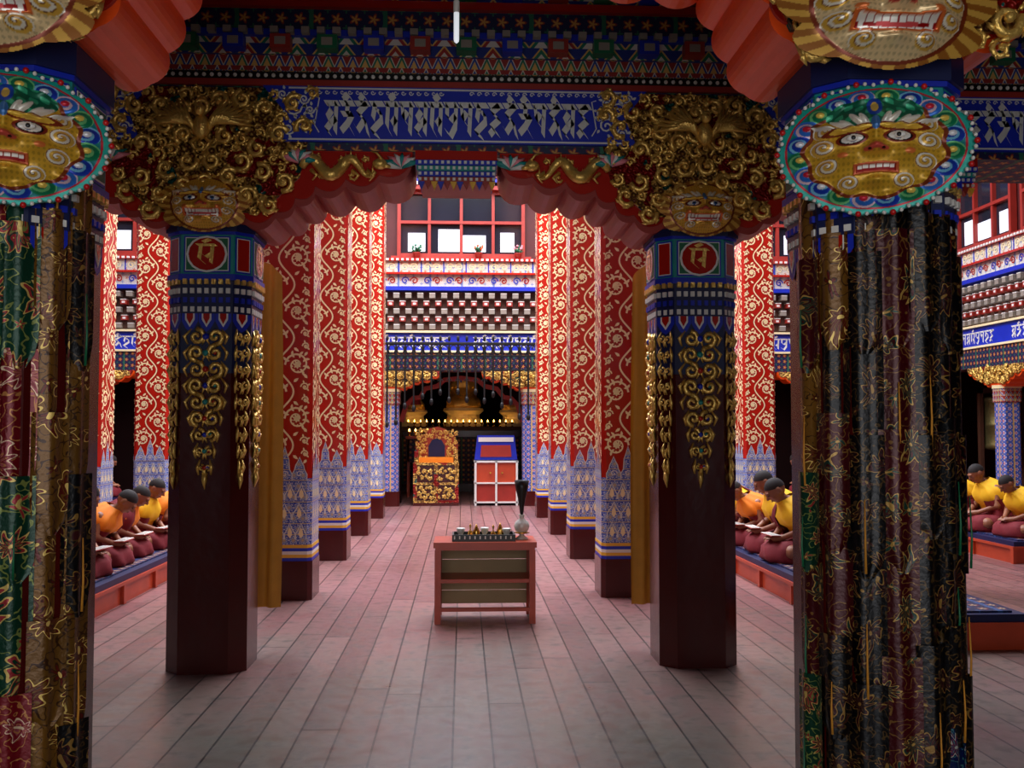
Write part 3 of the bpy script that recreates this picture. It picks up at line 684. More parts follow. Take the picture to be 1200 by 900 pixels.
for s,sets in ((-1,[[2,1,2],[2,1,5],[2,0,1],[0,1,0],[0,1,2,0],[3,1,3],[4,3]]),(1,[[4],[4,4,2],[4],[4,5],[2,4,4],[3,5,4],[5,3,0,1]])):
    for k in range(7):
        ang=(-65+k*21)*pi/180 ; face=-s*.15-s*ang
        d=Vector((sin(face),-cos(face))); me=bannermesh(k+(20 if s>0 else 3),.135,2.58 if k else 2.5,sets[k])
        lab='multicoloured floral brocade banner wrapped round pillar' if s<0 else 'dark gold-figured brocade banner wrapped round pillar'
        put('brocade_banner',me,loc=(s*PN[0]+d.x*.292,PN[1]+d.y*.292,2.64),rz=face,label=lab,cat='banner',group='brocade banners on the near pillars')
# ================= TALL RED PILLARS
def tall_pillar():
    R,ch=.245,.04; H=9.0
    mb=MB(); mb.mat=1; mb.prism(cham(R+.012,ch),0,.36)
    for k,m in enumerate((2,3,4,2,3)): mb.mat=m; mb.prism(cham(R+.006,ch),.36+.03*k,.39+.03*k)
    mb.mat=5; mb.prism(cham(R+.002,ch),.51,1.12); mb.mat=0; mb.prism(cham(R,ch),1.12,H)
    root=O('tall_pillar',mb,['redpaint','darkred','blue','yellow','white','blueorn'],loc=(-1.6,9.45,0),label='tall red square pillar with gold vine scrolls and blue painted foot',cat='pillar',group='tall red pillars of the light well')
    g=MB(); b=MB()
    for q in range(4):
        g.M=rotM(q*pi/2); b.M=g.M; w=2*(R-ch)
        vine(g,2*R-.03,1.3,H-.1,-R-.003)
        for k in range(3):
            x=-w/2+(k+.5)*w/3; hh=.30 if k==1 else .2
            P=[(x-w/6,1.1),(x-w/6,1.16),(x-w/9,1.20),(x-w/11,1.12+hh*.6),(x-.02,1.12+hh*.75),(x,1.12+hh)]
            P=P+[(2*x-a,z) for a,z in P[-2::-1]]
            b.mat=0; b.flat(P,-R-.005); b.mat=1; b.ribbon(P,.004,-R-.007)
            b.ribbon(spiral(x,1.16,.035,1.2,0,1,10),.004,-R-.007)
        b.mat=1
        for r,(zb,nn) in enumerate(((.56,4),(.74,3),(.92,4))):
            for k in range(nn):
                x=-w/2+(k+.5)*w/nn; ww=w/nn*.46; hh=.15
                b.mat=1; b.ribbon([(x-ww,zb),(x-ww,zb+.05),(x-ww*.4,zb+.10),(x,zb+hh),(x+ww*.4,zb+.10),(x+ww,zb+.05),(x+ww,zb)],.005,-R-.004)
                b.mat=2; b.leaf(x,zb+.01,pi/2,.1,.022,-R-.0045)
    O('gold_vine_painting',g,['goldp'],parent=root,label='gold scrolling vine pattern'); O('blue_flame_border',b,['blueorn','silver','goldp'],parent=root,label='blue pointed border with pale outline')
    return root
tp=tall_pillar()
for x in (-1.6,1.6,-4.5,4.5):
    for y in (9.45,12.13,14.8,17.5):
        if (x,y)!=(-1.6,9.45): clone(tp,(x,y,0))
# ================= ARCADE PILLARS
def arcade():
    R=.17; mb=MB(); mb.mat=1; mb.prism(cham(R+.02,.04),0,.3); mb.mat=0; mb.prism(cham(R,.04),.3,2.35); mb.mat=2; mb.prism(cham(R+.03,.04),2.3,2.36); mb.mat=3; mb.prism(cham(R+.02,.04),2.05,2.3)
    root=O('arcade_pillar',mb,['flor2','darkred','goldp','tri2'],loc=(-1.42,20,0),label='square pillar painted with blue floral pattern under gallery beam',cat='pillar',group='painted pillars of the surrounding gallery')
    half=[(.18,2.36),(.34,2.38),(.46,2.46),(.62,2.53),(.85,2.58),(1.0,2.66)]
    mb=MB(); mb.extr(scallop(half,2.72),-.2,.2); mb.mat=1; mb.extr(scallop([(a,b+.04) for a,b in half],2.72),-.215,-.2)
    br=O('bracket',mb,['orange','goldrel'],parent=root); g=MB(); fill(g,lambda x,z: z>2.42+max(0,abs(x)-.3)*.4,(-.8,.8,2.42,2.69),-.22,5,(.07,.045,.03),150)
    O('gilded_carving',g,['gold'],True,parent=br)
    return root
ap=arcade()
for x in (1.42,-4.5,4.5,-7.5,7.5): clone(ap,(x,20,0))
for y in (9.45,12.13,14.8,17.5):
    clone(ap,(10,y,0),-pi/2); clone(ap,(-10,y,0),pi/2)
# ================= IRON HANGING GRILLE before the shrine
mb=MB(); y=19.4
for z,r in ((3.24,.03),(3.0,.018),(2.72,.018)): mb.tube([(-1.5,y,z),(1.55,y,z)],r,6)
for k in range(18):
    x=-1.45+k*.174; l=.95+.65*abs(x/1.45)**3+ (.16 if k%2 else 0); mb.tube([(x,y,3.24),(x,y,3.24-l)],.019,6); mb.sph((x,y,3.24-l),(.04,.04,.07),8,6); mb.sph((x,y,3.34),(.03,.03,.06),8,6)
    mb.tube([(x-.05,y,2.5),(x,y,2.56),(x+.05,y,2.5)],.012,5)
    mb.tube([(x+.087+.07*cos(t),y,3.12+.09*sin(t)) for t in [i*pi/5 for i in range(11)]],.012,5)
    mb.tube([(x,y,3.0),(x+.087,y,2.86),(x+.174,y,3.0)],.011,5); mb.tube([(x,y,2.72),(x+.087,y,2.86),(x+.174,y,2.72)],.011,5)
for s in (-1,1): mb.tube([(s*1.45,y,3.2),(s*1.45,y+.5,3.2)],.015,5)
O('hanging_iron_grille',mb,['iron'],label='black wrought iron hanging grille with lattice bars above shrine',cat='grille')
# dark shrine portal behind the arcade
mb=MB(); mb.box(-10,-1.25,20.7,20.85,0,4.6); mb.box(1.3,10,20.7,20.85,0,4.6)
arch=[(-1.25,4.6),(-1.25,1.7),(-1.15,2.05),(-1.0,2.2),(-.85,2.22),(-.75,2.4),(-.5,2.45),(-.35,2.58),(0,2.62),(.35,2.58),(.5,2.45),(.75,2.4),(.9,2.22),(1.05,2.2),(1.2,2.05),(1.3,1.7),(1.3,4.6)]
mb.extr(arch,20.7,20.85); mb.mat=1; mb.ribbon(arch[1:-1],.05,20.69)
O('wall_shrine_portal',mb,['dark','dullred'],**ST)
# ================= SHRINE: throne, cabinet, altar, statues
def throne():
    mb=MB(); W=.46
    mb.box(-W,W,-.35,.35,0,.06)
    mb.box(-W+.03,W-.03,-.32,.32,.06,.86)
    mb.mat=1
    for z in (.06,.42,.82): mb.box(-W,W,-.35,.33,z,z+.05)
    for x in (-W+.04,0,W-.04): mb.box(x-.04,x+.04,-.345,-.3,.1,.84)
    root=O('carved_throne',mb,['darkred','goldrel'],loc=(-.5,20.3,0),label='gilded carved lama throne with arched orange back and panelled base',cat='throne')
    for cx in (-.22,.22):
        for z in (.26,.65):
            g=MB(); fill(g,lambda x,zz,cx=cx,z=z: abs(x-cx)<.15 and abs(zz-z)<.11,(-W,W,z-.12,z+.12),-.325,int(z*10),(.05,.035,.022),120)
            O('gilded_panel',g,['gold'],True,parent=root)
    P=[(-.44,.86),(-.44,1.25),(-.36,1.30),(-.38,1.42),(-.25,1.45),(-.18,1.55),(0,1.60)]; P=P+[(-x,z) for x,z in P[-2::-1]]
    mb=MB(); mb.extr(P,.2,.28); bk=O('backrest',mb,['tred'],parent=root,label='orange-red arched backrest')
    g=MB(); fill(g,lambda x,z: (abs(x)>.2 or z>1.36) and z<1.53 and abs(x)<.41,(-.44,.44,.9,1.55),.19,4,(.055,.038,.025,.018),400); O('gilded_carving',g,['gold'],True,parent=bk)
    mb=MB(); mb.extr([(-.17,.98),(-.17,1.2),(-.1,1.32),(0,1.36),(.1,1.32),(.17,1.2),(.17,.98)],.17,.2); O('back_cushion',mb,['navy'],parent=bk)
    for s in (-1,1):
        mb=MB(); mb.extr([(s*.44,.86),(s*.44,1.12),(s*.36,1.15),(s*.36,.86)],-.3,.2); O('armrest',mb,['goldrel'],parent=root)
    mb=MB(); mb.box(-.35,.35,-.3,.19,.87,.97); O('seat_cushion',mb,['ory'],parent=root)
throne()
def cabinet():
    mb=MB(); W=.45
    for x in (-W+.03,W-.03,0):
        for y in (-.3,.3): mb.box(x-.02,x+.02,y-.03,y+.03,0,.9)
    mb.box(-W,W,-.33,.33,.05,.08); mb.box(-W,W,-.33,.33,.44,.47); mb.box(-W,W,-.33,.33,.87,.90)
    mb.mat=1; mb.box(-W+.04,W-.04,-.29,.29,.08,.44); mb.mat=2; mb.box(-W+.04,W-.04,-.29,.29,.47,.87)
    root=O('altar_cabinet',mb,['white','dullred','tred'],loc=(.72,20.3,0),label='white-framed altar seat with red and orange panels and cloth back',cat='cabinet')
    mb=MB(); mb.extr([(-.44,.92),(-.38,1.42),(.38,1.42),(.44,.92)],-.1,.25); O('cloth_cover',mb,['blue'],parent=root,label='blue cloth draped back')
    mb=MB(); mb.extr([(-.32,.98),(-.30,1.22),(.30,1.22),(.32,.98)],-.13,-.1); O('cushion',mb,['dullred'],parent=root,label='red cushion')
    mb=MB(); mb.box(-.36,.36,-.12,-.095,1.29,1.38); O('scarf',mb,['white'],parent=root,label='white ceremonial scarf')
    for s in (-1,1):
        mb=MB(); mb.tube([(s*.12,-.31,.66),(s*.12,-.335,.66)],[.02,.02],8); O('knob',mb,['brass'],parent=root)
cabinet()
mb=MB(); mb.box(-3.6,3.6,24.2,25.4,0,1.5); mb.mat=1; mb.box(-3.65,3.65,24.15,25.4,1.5,1.6); mb.mat=2; mb.box(-3.6,3.6,24.17,24.2,.2,1.35)
O('altar',mb,['darkred','brown','flor'],label='long carved altar at the back of the shrine',cat='altar')
# hanging silk banners and canopy in the shrine
def vbanner():
    mb=MB(); z=0
    for k in range(5):
        mb.mat=k%4; n=24; v=[]
        for zz,r in ((z,.15),(z-.22,.19)):
            for i in range(n): a=2*pi*i/n; q=r*(1+.06*sin(a*12)); v.append((q*cos(a),q*sin(a),zz))
        mb.add(v,[(i,(i+1)%n,(i+1)%n+n,i+n) for i in range(n)]); z-=.2
    mb.mat=1; mb.lathe([(.02,.15),(.15,.02),(.15,0)],n=16); mb.tube([(0,0,.1),(0,0,1.5)],.008,5)
    return mb.mesh('silk_banner',['dullred','yellow','blue','green'],True)
vb=vbanner()
for x,y in ((-1.05,21.5),(1.1,21.5)): put('silk_banner',vb,loc=(x,y,3.1),label='tiered multicoloured cylindrical silk banner hanging in shrine',cat='banner',group='hanging shrine banners')
mb=MB()
for k in range(24):
    x=-1.5+k*.13; mb.mat=k%3; mb.extr([(x,2.95),(x+.13,2.95),(x+.13,2.7),(x+.065,2.58),(x,2.7)],22.1,22.12)
mb.mat=0; mb.box(-1.5,1.62,22.1,23.6,2.95,3.0); mb.mat=1; mb.tube([(-1.4,22.8,3.0),(-1.4,22.8,4.6)],.01,4); mb.tube([(1.5,22.8,3.0),(1.5,22.8,4.6)],.01,4)
O('shrine_canopy',mb,['dullred','yellow','blue'],label='cloth canopy with pointed multicoloured valance hanging over shrine',cat='canopy')
# ================= PEOPLE
def bodymesh(f):
    mb=MB(); D=.0+f  # extra forward lean
    def T(p,r,n=10): mb.tube(p,r,n); [mb.sph(q,rr*.99,10,8) for q,rr in zip(p,r)]
    T([(0,0,.12),(0,-.03,.28),(0,-.13-D*.5,.44-D*.1),(0,-.215-D,.55-D*.3)],[.13,.125,.135,.075])
    T([(0,-.21-D,.54-D*.3),(0,-.285-D*1.2,.62-D*.5)],[.058,.052])
    for s in (-1,1):
        T([(s*.06,-.17-D*.8,.50-D*.25),(s*.165,-.17-D*.8,.505-D*.25),(s*.235,-.20-D*.4,.31-D*.1),(s*.10,-.36,.225)],[.07,.062,.045,.028])
        T([(s*.10,-.36,.225),(s*.065,-.395,.215),(s*.05,-.42,.21)],[.028,.034,.030])
        for k in range(4):
            a=(k-1.5)*.018; l=(.055,.065,.06,.048)[k]
            bx=s*(.045)+a; T([(bx,-.43,.215),(bx-s*.01,-.43-l*.6,.215),(bx-s*.016,-.43-l,.20)],[.011,.010,.008],6)
        T([(s*.075,-.40,.225),(s*.05,-.43,.24),(s*.03,-.455,.235)],[.013,.011,.009],6)
        T([(s*.05,0,.11),(s*.12,-.06,.11),(s*.24,-.33,.10),(-s*.06,-.38,.075),(-s*.14,-.39,.06)],[.11,.10,.072,.045,.03])
    R=Matrix.Translation((0,-.325-D*1.35,.69-D*.7))@Matrix.Rotation(.62+D*3,4,'X'); mb.M=R
    mb.sph((0,.01,.015),(.076,.096,.098),20,14); mb.sph((0,-.03,-.06),(.052,.055,.05),14,10); mb.sph((0,-.06,-.01),(.055,.035,.06),12,8)
    mb.tube([(0,-.09,.02),(0,-.108,-.012),(0,-.112,-.025)],[.010,.015,.017],8); mb.sph((0,-.085,-.055),(.026,.014,.009),8,6)
    mb.sph((0,-.085,.035),(.05,.014,.011),10,6)
    for s in (-1,1): mb.sph((s*.080,.008,-.005),(.010,.022,.034),10,8)
    mb.M=None
    me=mb.mesh('tmp',['skin']); o=bpy.data.objects.new('tmp',me); scene.collection.objects.link(o)
    r=o.modifiers.new('r','REMESH'); r.mode='VOXEL'; r.voxel_size=.0085; r.use_smooth_shade=True
    sm=o.modifiers.new('s','SMOOTH'); sm.iterations=2; sm.factor=.5
    dg=bpy.context.evaluated_depsgraph_get(); me2=bpy.data.meshes.new_from_object(o.evaluated_get(dg)); me2.name='person'
    bpy.data.objects.remove(o); me2.materials.clear(); me2.materials.append(M['skin']); me2.polygons.foreach_set('use_smooth',[True]*len(me2.polygons)); return me2,R
def skirt():
    mb=MB(); mb.rings([(0,-.14,.0,.20,.2,0),(0,-.15,.0,.30,.34,0),(0,-.15,.03,.32,.36,0),(0,-.155,.07,.305,.345,0),(0,-.155,.12,.31,.34,0),(0,-.15,.16,.285,.31,0),(0,-.14,.19,.27,.28,0),(0,-.10,.205,.24,.23,0),(0,-.04,.26,.19,.17,0),(0,-.02,.32,.16,.145,0)],56,.045,9); return mb.mesh('robe_skirt',['mar'],True)
def lean(R,D): return [(cx,cy-D*max(0,(cz-.25)/.35),cz-D*.35*max(0,(cz-.25)/.35),rx,ry,tl*(1+D*2)) for cx,cy,cz,rx,ry,tl in R]
def shirt(c,D):
    mb=MB(); mb.rings(lean([(0,0,.20,.24,.19,0),(0,-.04,.30,.255,.195,0),(0,-.10,.40,.257,.19,.3),(0,-.16,.485,.245,.165,.4),(0,-.185,.54,.205,.125,.45),(0,-.21,.575,.14,.10,.5),(0,-.235,.60,.085,.085,.5),(0,-.24,.61,.065,.07,.5)],D),48,.045,10); return mb.mesh('robe_top',[c],True)
def shawl(c,D,kind):
    mb=MB()
    if kind==0: mb.rings(lean([(0,-.01,.12,.30,.25,0),(0,-.03,.20,.285,.235,0),(0,-.05,.28,.292,.222,0),(0,-.10,.38,.28,.215,.3),(0,-.16,.475,.270,.187,.4),(0,-.19,.54,.225,.145,.45),(0,-.21,.59,.15,.105,.5)],D),40,.07,9,.35*pi,1.40*pi)
    else: mb.rings(lean([(0,-.02,.08,.32,.29,0),(0,-.04,.15,.30,.26,0),(0,-.04,.22,.305,.24,0),(0,-.05,.28,.29,.225,.05),(0,-.09,.34,.288,.22,.15),(0,-.12,.41,.280,.21,.25)],D),44,.07,9,-.38*pi,1.38*pi)
    return mb.mesh('shawl',[c],True)
sk=skirt()
def cap(mb,c,r,n=20,nv=7,amax=1.5,tilt=.5):
    v=[(c[0],c[1],c[2]+r[2])]
    for j in range(1,nv+1):
        ph=amax*j/nv
        for i in range(n):
            th=2*pi*i/n; am=ph*(1+.28*sin(th)); v.append((c[0]+r[0]*sin(am)*cos(th),c[1]+r[1]*sin(am)*sin(th),c[2]+r[2]*cos(am)))
    f=[(0,1+i,1+(i+1)%n) for i in range(n)]+[(1+j*n+i,1+(j+1)*n+i,1+(j+1)*n+(i+1)%n,1+j*n+(i+1)%n) for j in range(nv-1) for i in range(n)]
    mb.add(v,f)
POSE=[]
for D in (0.,.05,.10):
    bm,HR=bodymesh(D)
    hb=MB(); hb.M=HR; cap(hb,(0,.012,.016),(.079,.099,.101)); hm=hb.mesh('hair',['hair'],True)
    ey=[]
    for s in (-1,1):
        e=MB(); e.M=HR; e.sph((s*.030,-.090,.012),(.012,.008,.005),8,6); ey.append(e.mesh('eye',['black'],True))
    e=MB(); e.M=HR; e.sph((0,-.098,-.057),(.020,.005,.0035),8,6); mo=e.mesh('mouth',['lips'],True)
    POSE.append((bm,hm,ey,mo,{c:shirt(c,D) for c in ('ory','yly','mar')},{(c,k):shawl(c,D,k) for c in ('ory','yly','mar') for k in (0,1)}))
pk=MB(); pk.box(-.15,.15,-.045,.045,0,.006); pk.mat=1; pk.box(-.155,.155,-.05,.05,-.008,0)
for k in range(4): pk.mat=2; pk.box(-.12,.12,-.032+.018*k,-.027+.018*k,.006,.0068)
pm=pk.mesh('prayer_book',['white','dullred','black'])
def monk(loc,rz,a,b,lab,grp,sc,p,k):
    bm,hm,ey,mo,sh,sw=POSE[p]
    o=put('person',bm,loc=loc,rz=rz,label=lab,cat='person',group=grp,sc=sc)
    put('robe_skirt',sk,parent=o); put('robe_top',sh[a],parent=o)
    if a!=b: put('shawl',sw[(b,k)],parent=o)
    put('hair',hm,parent=o)
    put('eye',ey[0],parent=o); put('eye',ey[1],parent=o); put('mouth',mo,parent=o)
    return o
LB={'ory':'orange','yly':'yellow','mar':'maroon'}
def row(s,xc,ys,zb,cols,grp,books):
    for i,(y,(a,b)) in enumerate(zip(ys,cols)):
        lab='person in %s robe and %s shawl seated, head bowed'%(LB[a],LB[b]) if a!=b else 'person in %s robe seated cross-legged, head bowed'%LB[a]
        j=random.uniform(-.05,.05); rz=(-s)*pi/2+random.uniform(-.2,.2); sc=random.uniform(.93,1.07)
        monk((s*xc+j,y,zb),rz,a,b,lab,grp,sc,(i*2+(s>0))%3,(0,1,1,0,1)[i%5] if s>0 else (1,1,0,1,1)[i%5])
        if books:
            R=Matrix.Rotation(rz,3,'Z')@Vector((0,-.44,.245))*sc; put('prayer_book',pm,loc=(s*xc+j+R.x,y+R.y,zb+R.z),rz=rz,label='long loose-leaf prayer text held in lap',cat='book',group='prayer texts held by monks')
bt=.27
row(-1,3.6,(9.0,9.68,10.36,11.04,11.72),bt,[('yly','mar'),('ory','mar'),('ory','mar'),('yly','mar'),('ory','ory')],'monks seated on the low bench',True)
row(1,3.6,(9.70,10.38,11.06,11.74,12.42),bt,[('yly','mar'),('yly','mar'),('ory','mar'),('yly','mar'),('yly','yly')],'monks seated on the low bench',True)
row(-1,7.0,(17.1,17.8,18.5,19.2),bt,[('yly','mar'),('ory','ory'),('yly','yly'),('ory','mar')],'monks seated on the far bench',False)
row(1,7.0,(11.7,12.4,13.1,13.8,17.8,18.5,19.2),bt,[('yly','yly'),('yly','mar'),('yly','mar'),('ory','mar'),('ory','ory'),('yly','mar'),('ory','mar')],'monks seated on the far bench',False)
def bench(x0,x1,y0,y1):
    mb=MB(); mb.box(x0+.03,x1-.03,y0+.03,y1-.03,0,.17); mb.box(x0,x1,y0,y1,.17,.20)
    n=int((y1-y0)/.9)
    for k in range(n+1):
        y=y0+(y1-y0)*k/n; y=min(max(y,y0+.03),y1-.03)
        for x in (x0,x1-.03): mb.box(x,x+.03,y-.03,y+.03,0,.17)
    o=O('low_bench',mb,['tred'],label='long low red wooden seating platform with carpet',cat='bench')
    mb=MB(); mb.box(x0+.02,x1-.02,y0+.02,y1-.02,.20,.255); mb.mat=1; mb.box(x0+.1,x1-.1,y0+.08,y1-.08,.255,.27)
    O('carpet_runner',mb,['navy','carpet'],label='dark blue patterned woollen carpet runner on seating platform',cat='carpet')
bench(3.0,4.12,6.9,16.4); bench(-4.12,-3.0,8.2,16.4); bench(6.45,7.55,11.2,19.6); bench(-7.55,-6.45,11.2,19.6)
# statues
bm,hm,_,_,sh,_=POSE[0]
st=put('golden_statue',bm.copy(),loc=(-1.3,24.8,2.05),label='gilded seated statue on lotus base in the shrine',cat='statue',group='gilded statues on the altar',sc=1.2)
st.data.materials.clear(); st.data.materials.append(M['gold'])
for nm,me in (('robe_skirt',sk),('robe_top',sh['ory']),('hair',hm)):
    m=me.copy(); m.materials.clear(); m.materials.append(M['gold'] if nm!='hair' else M['blue']); put(nm,m,parent=st)
mb=MB(); mb.lathe([(.36,-.345),(.38,-.28),(.30,-.18),(.30,-.12),(.38,-.05),(.36,0)],(0,-.12,0),24); O('lotus_base',mb,['goldp'],parent=st)
st.location.z=1.6+.345*1.2
clone(st,(.05,24.9,1.6+.345*1.35),sc=1.35)
for x in (1.4,-2.8,2.9): clone(st,(x,24.8,st.location.z))
# butter lamps
mb=MB(); mb.lathe([(.03,0),(.035,.01),(.01,.03),(.01,.06),(.04,.09),(.045,.11),(.03,.11)],n=14); lamp=O('butter_lamp',mb,['brass'],True,loc=(-1.3,24.24,1.6),label='small brass butter lamp burning on altar',cat='lamp',group='butter lamps')
mb=MB(); mb.lathe([(.004,.11),(.014,.125),(.01,.15),(.001,.175)],n=8); O('flame',mb,['flame'],True,parent=lamp)
for i in range(17): clone(lamp,(-1.15+i*.15,24.20+.04*(i%2),1.6))
mb=MB(); mb.box(-1.25,-.35,22.3,22.8,1.32,1.38)
for x in (-1.22,-.43):
    for y in (22.33,22.72): mb.box(x,x+.05,y,y+.05,0,1.32)
mb.mat=1; mb.box(-1.22,-.38,22.33,22.36,.8,1.32)
O('offering_table',mb,['tred','flor'],label='small red offering table carrying butter lamps',cat='table')
for i in range(12): clone(lamp,(-1.18+(i%6)*.14,22.42+.2*(i//6),1.38))
# ================= CENTRE TABLE
def table():
    cx,y0,y1,z=.23,8.02,8.5,.66; W=.42
    mb=MB(); mb.box(-W,W,0,y1-y0,z-.045,z); mb.box(-W+.015,W-.015,.01,y1-y0-.01,z-.065,z-.045)
    root=O('low_table',mb,['tred'],loc=(cx,y0,0),label='small red wooden table with open shelf and pine back boards',cat='table')
    for x in (-W+.01,W-.06):
        for y in (.01,y1-y0-.06): 
            m=MB(); m.box(x,x+.05,y,y+.05,0,z-.065); O('leg',m,['tred'],parent=root)
    m=MB(); m.box(-W+.02,W-.02,.02,y1-y0-.02,.33,.36); O('shelf',m,['tred'],parent=root)
    m=MB(); m.box(-W+.06,W-.06,.40,.42,.10,.21); m.box(-W+.06,W-.06,.40,.42,.215,.33); m.box(-W+.06,W-.06,.40,.42,.36,.47); m.box(-W+.06,W-.06,.40,.42,.475,.595); O('back_board',m,['beige'],parent=root,label='bare pine back boards')
    m=MB(); m.box(-W+.06,W-.06,.02,.05,.10,.13); O('rail',m,['tred'],parent=root)
    for s in (-1,1): m=MB(); m.box(min(s*(W-.03),s*(W-.015)),max(s*(W-.03),s*(W-.015)),.06,.42,.1,.595); O('side_panel',m,['beige'],parent=root)
    tx,ty=cx,y0
    m=MB(); m.box(-.25,.27,-.14,.14,0,.012); [m.box(a,b,c,d,.012,.055) for a,b,c,d in ((-.25,.27,-.14,-.125),(-.25,.27,.125,.14),(-.25,-.235,-.125,.125),(.255,.27,-.125,.125))]
    m.mat=1
    for k in range(12): m.box(-.235+.042*k,-.225+.042*k,-.142,-.14,.02,.045)
    O('offering_tray',m,['black','silver'],loc=(tx-.02,ty+.2,z),label='black lacquered tray with silver inlay holding ritual objects',cat='tray')
    for i,(x,y,k) in enumerate(((-.18,.0,0),(-.10,.05,1),(-.05,-.05,2),(.02,.03,0),(.09,-.03,1),(.15,.05,2),(.20,-.04,0))):
        m=MB()
        if k==0: m.lathe([(.022,0),(.03,.01),(.014,.025),(.032,.06),(.037,.085),(.033,.085),(.01,.05)],n=16); nm,lb,mt='offering_bowl','small silver footed offering bowl','silver'
        elif k==1: m.lathe([(.034,0),(.031,.012),(.022,.04),(.018,.055),(.006,.062),(.006,.085),(.011,.095),(.004,.112)],n=16); nm,lb,mt='hand_bell','small brass ritual hand bell','brass'
        else: m.lathe([(.03,0),(.034,.02),(.026,.045),(.03,.06),(.02,.08),(.012,.1),(.002,.12)],n=16); nm,lb,mt='offering_vessel','lidded brass offering vessel','brass'
        O(nm,m,[mt],True,loc=(tx-.02+x,ty+.2+y,z+.012),label=lb,cat=nm.split('_')[1])
    m=MB(); m.lathe([(.05,0),(.052,.01),(.022,.03),(.02,.045),(.055,.075),(.066,.11),(.055,.145),(.022,.17),(.018,.19),(.03,.205)],n=24)
    v=O('ritual_vase',m,['silver'],True,loc=(tx+.31,ty+.22,z),label='silver bulbous vase with tall dark flared cup on top',cat='vase')
    m=MB(); m.lathe([(.012,.205),(.016,.225),(.02,.27),(.032,.34),(.052,.42),(.062,.49),(.058,.49),(.04,.42)],n=24); O('flared_cup',m,['black'],True,parent=v,label='dark flared cup')
    m=MB(); m.lathe([(.03,.045),(.07,.055),(.03,.065)],n=20); O('rim',m,['brass'],True,parent=v)
table()
# ================= curtains beside the dark pillars
def curt(name,w,h,seed):
    mb=MB(); nx,nz=18,24; v=[]
    for j in range(nz+1):
        t=j/nz
        for i in range(nx+1):
            s=i/nx*2-1; x=s*w/2*(1+.15*sin(t*2.5)); v.append((x,.022*sin(s*8+seed+t*1.2),-t*h-.10*s*s*(1-t)))
    mb.add(v,[(j*(nx+1)+i,j*(nx+1)+i+1,(j+1)*(nx+1)+i+1,(j+1)*(nx+1)+i) for j in range(nz) for i in range(nx)]); return mb.mesh(name,['curtain'],True)
for s in (-1,1):
    put('hanging_curtain',curt('hanging_curtain',.27,2.5,s),loc=(s*1.42+.01,7.22,2.80),rz=s*.2,label='gathered ochre cloth curtain hanging behind carved pillar',cat='curtain',group='ochre curtains')
# pendant bulb
mb=MB(); mb.tube([(0,0,.2),(0,0,.88)],.004,5); o=O('pendant_lamp',mb,['black'],loc=(.01,5,3.60),label='small bare tubular bulb hanging on a black cord',cat='lamp')
mb=MB(); mb.lathe([(.014,.14),(.016,.15),(.016,.2),(.008,.21)],n=14); O('socket',mb,['white'],parent=o)
mb=MB(); mb.lathe([(.003,-.02),(.012,-.012),(.014,0),(.014,.14)],n=14); O('bulb',mb,['bulb'],True,parent=o)
# prayer drum
mb=MB(); mb.lathe([(.1,1.1),(.38,1.14),(.40,1.2),(.385,1.24),(.385,1.6),(.40,1.63),(.385,1.66),(.385,2.1),(.40,2.14),(.40,2.2),(.1,2.26)],n=32)
o=O('bronze_prayer_drum',mb,['bronze'],True,loc=(11.3,20.0,0),label='large bronze prayer drum on dark wooden stand',cat='prayer drum')
mb=MB(); mb.tube([(0,0,.1),(0,0,1.12)],.04,8); mb.box(-.5,.5,-.5,.5,0,.12); mb.box(-.5,-.42,-.05,.05,.12,2.4); mb.box(.42,.5,-.05,.05,.12,2.4); mb.box(-.5,.5,-.05,.05,2.3,2.4); O('stand',mb,['brown'],parent=o)
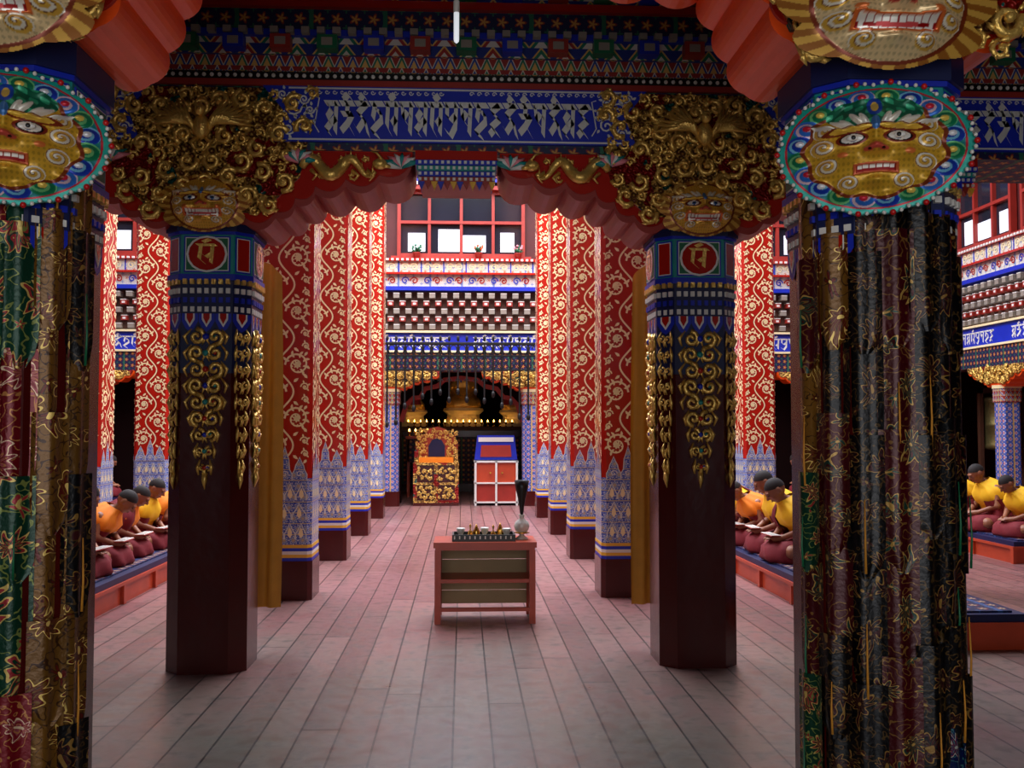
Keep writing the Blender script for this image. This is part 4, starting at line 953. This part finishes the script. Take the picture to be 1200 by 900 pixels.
# potted flowers on the sill
for x,c in ((.35,'orange'),(-.9,'green'),(1.15,'pink')):
    m=MB(); m.lathe([(.05,0),(.075,.12),(.08,.13),(.07,.13)],n=14); o=O('potted_plant',m,['dullred'],True,loc=(x,19.74,4.98),label='small potted plant with flowers on gallery ledge',cat='plant',group='potted plants on the ledge')
    m=MB(); rng=random.Random(int(x*10))
    for k in range(26):
        a=rng.random()*6.3; e=rng.uniform(.4,1.4); l=rng.uniform(.08,.2); m.tube([(0,0,.12),(cos(a)*cos(e)*l*.6,sin(a)*cos(e)*l*.6,.12+sin(e)*l*.7),(cos(a)*cos(e)*l,sin(a)*cos(e)*l,.12+sin(e)*l)],[.004,.014,.002],4)
    O('foliage',m,['green'],True,parent=o)
    m=MB()
    for k in range(9): a=k*.9; m.sph((cos(a)*.08,sin(a)*.08,.24+.04*sin(k*3)),.025,7,5)
    O('flower',m,[c],True,parent=o,kind='stuff')
# ================= LIGHT
def area(loc,rot,sx,sy,p,c):
    l=bpy.data.lights.new('daylight','AREA'); l.shape='RECTANGLE'; l.size=sx; l.size_y=sy; l.energy=p; l.color=c
    o=bpy.data.objects.new('area_lamp',l); scene.collection.objects.link(o); o.location=loc; o.rotation_euler=rot; return o
area((0,14.8,9.2),(0,0,0),11,10,4200,(.86,.90,1))
area((0,-1.9,1.9),(pi/2,0,0),5.5,2.6,72,(1,.95,.88))  # front fill added behind the camera to simulate daylight through open doors
l=bpy.data.lights.new('lamp_glow','POINT'); l.energy=3.5; l.color=(1,.42,.14); l.shadow_soft_size=.2; o=bpy.data.objects.new('lamp_glow',l); scene.collection.objects.link(o); o.location=(-.9,22.2,1.8)
l=bpy.data.lights.new('altar_glow','POINT'); l.energy=2; l.color=(1,.6,.3); l.shadow_soft_size=.6; o=bpy.data.objects.new('altar_glow',l); scene.collection.objects.link(o); o.location=(0.1,23.6,2.3)
w=bpy.data.worlds.new('World'); scene.world=w; w.use_nodes=True; bg=w.node_tree.nodes['Background']; bg.inputs[0].default_value=(.80,.86,1,1); bg.inputs[1].default_value=1.15
# ================= CAMERA
cam=bpy.data.cameras.new('Camera'); cam.lens=34.5; cam.sensor_width=36; co=bpy.data.objects.new('Camera',cam); scene.collection.objects.link(co); co.location=(.05,0,1.6)
d=Vector((57/1150,1,50/1150)); co.rotation_euler=d.to_track_quat('-Z','Y').to_euler(); scene.camera=co
cam.clip_start=.05
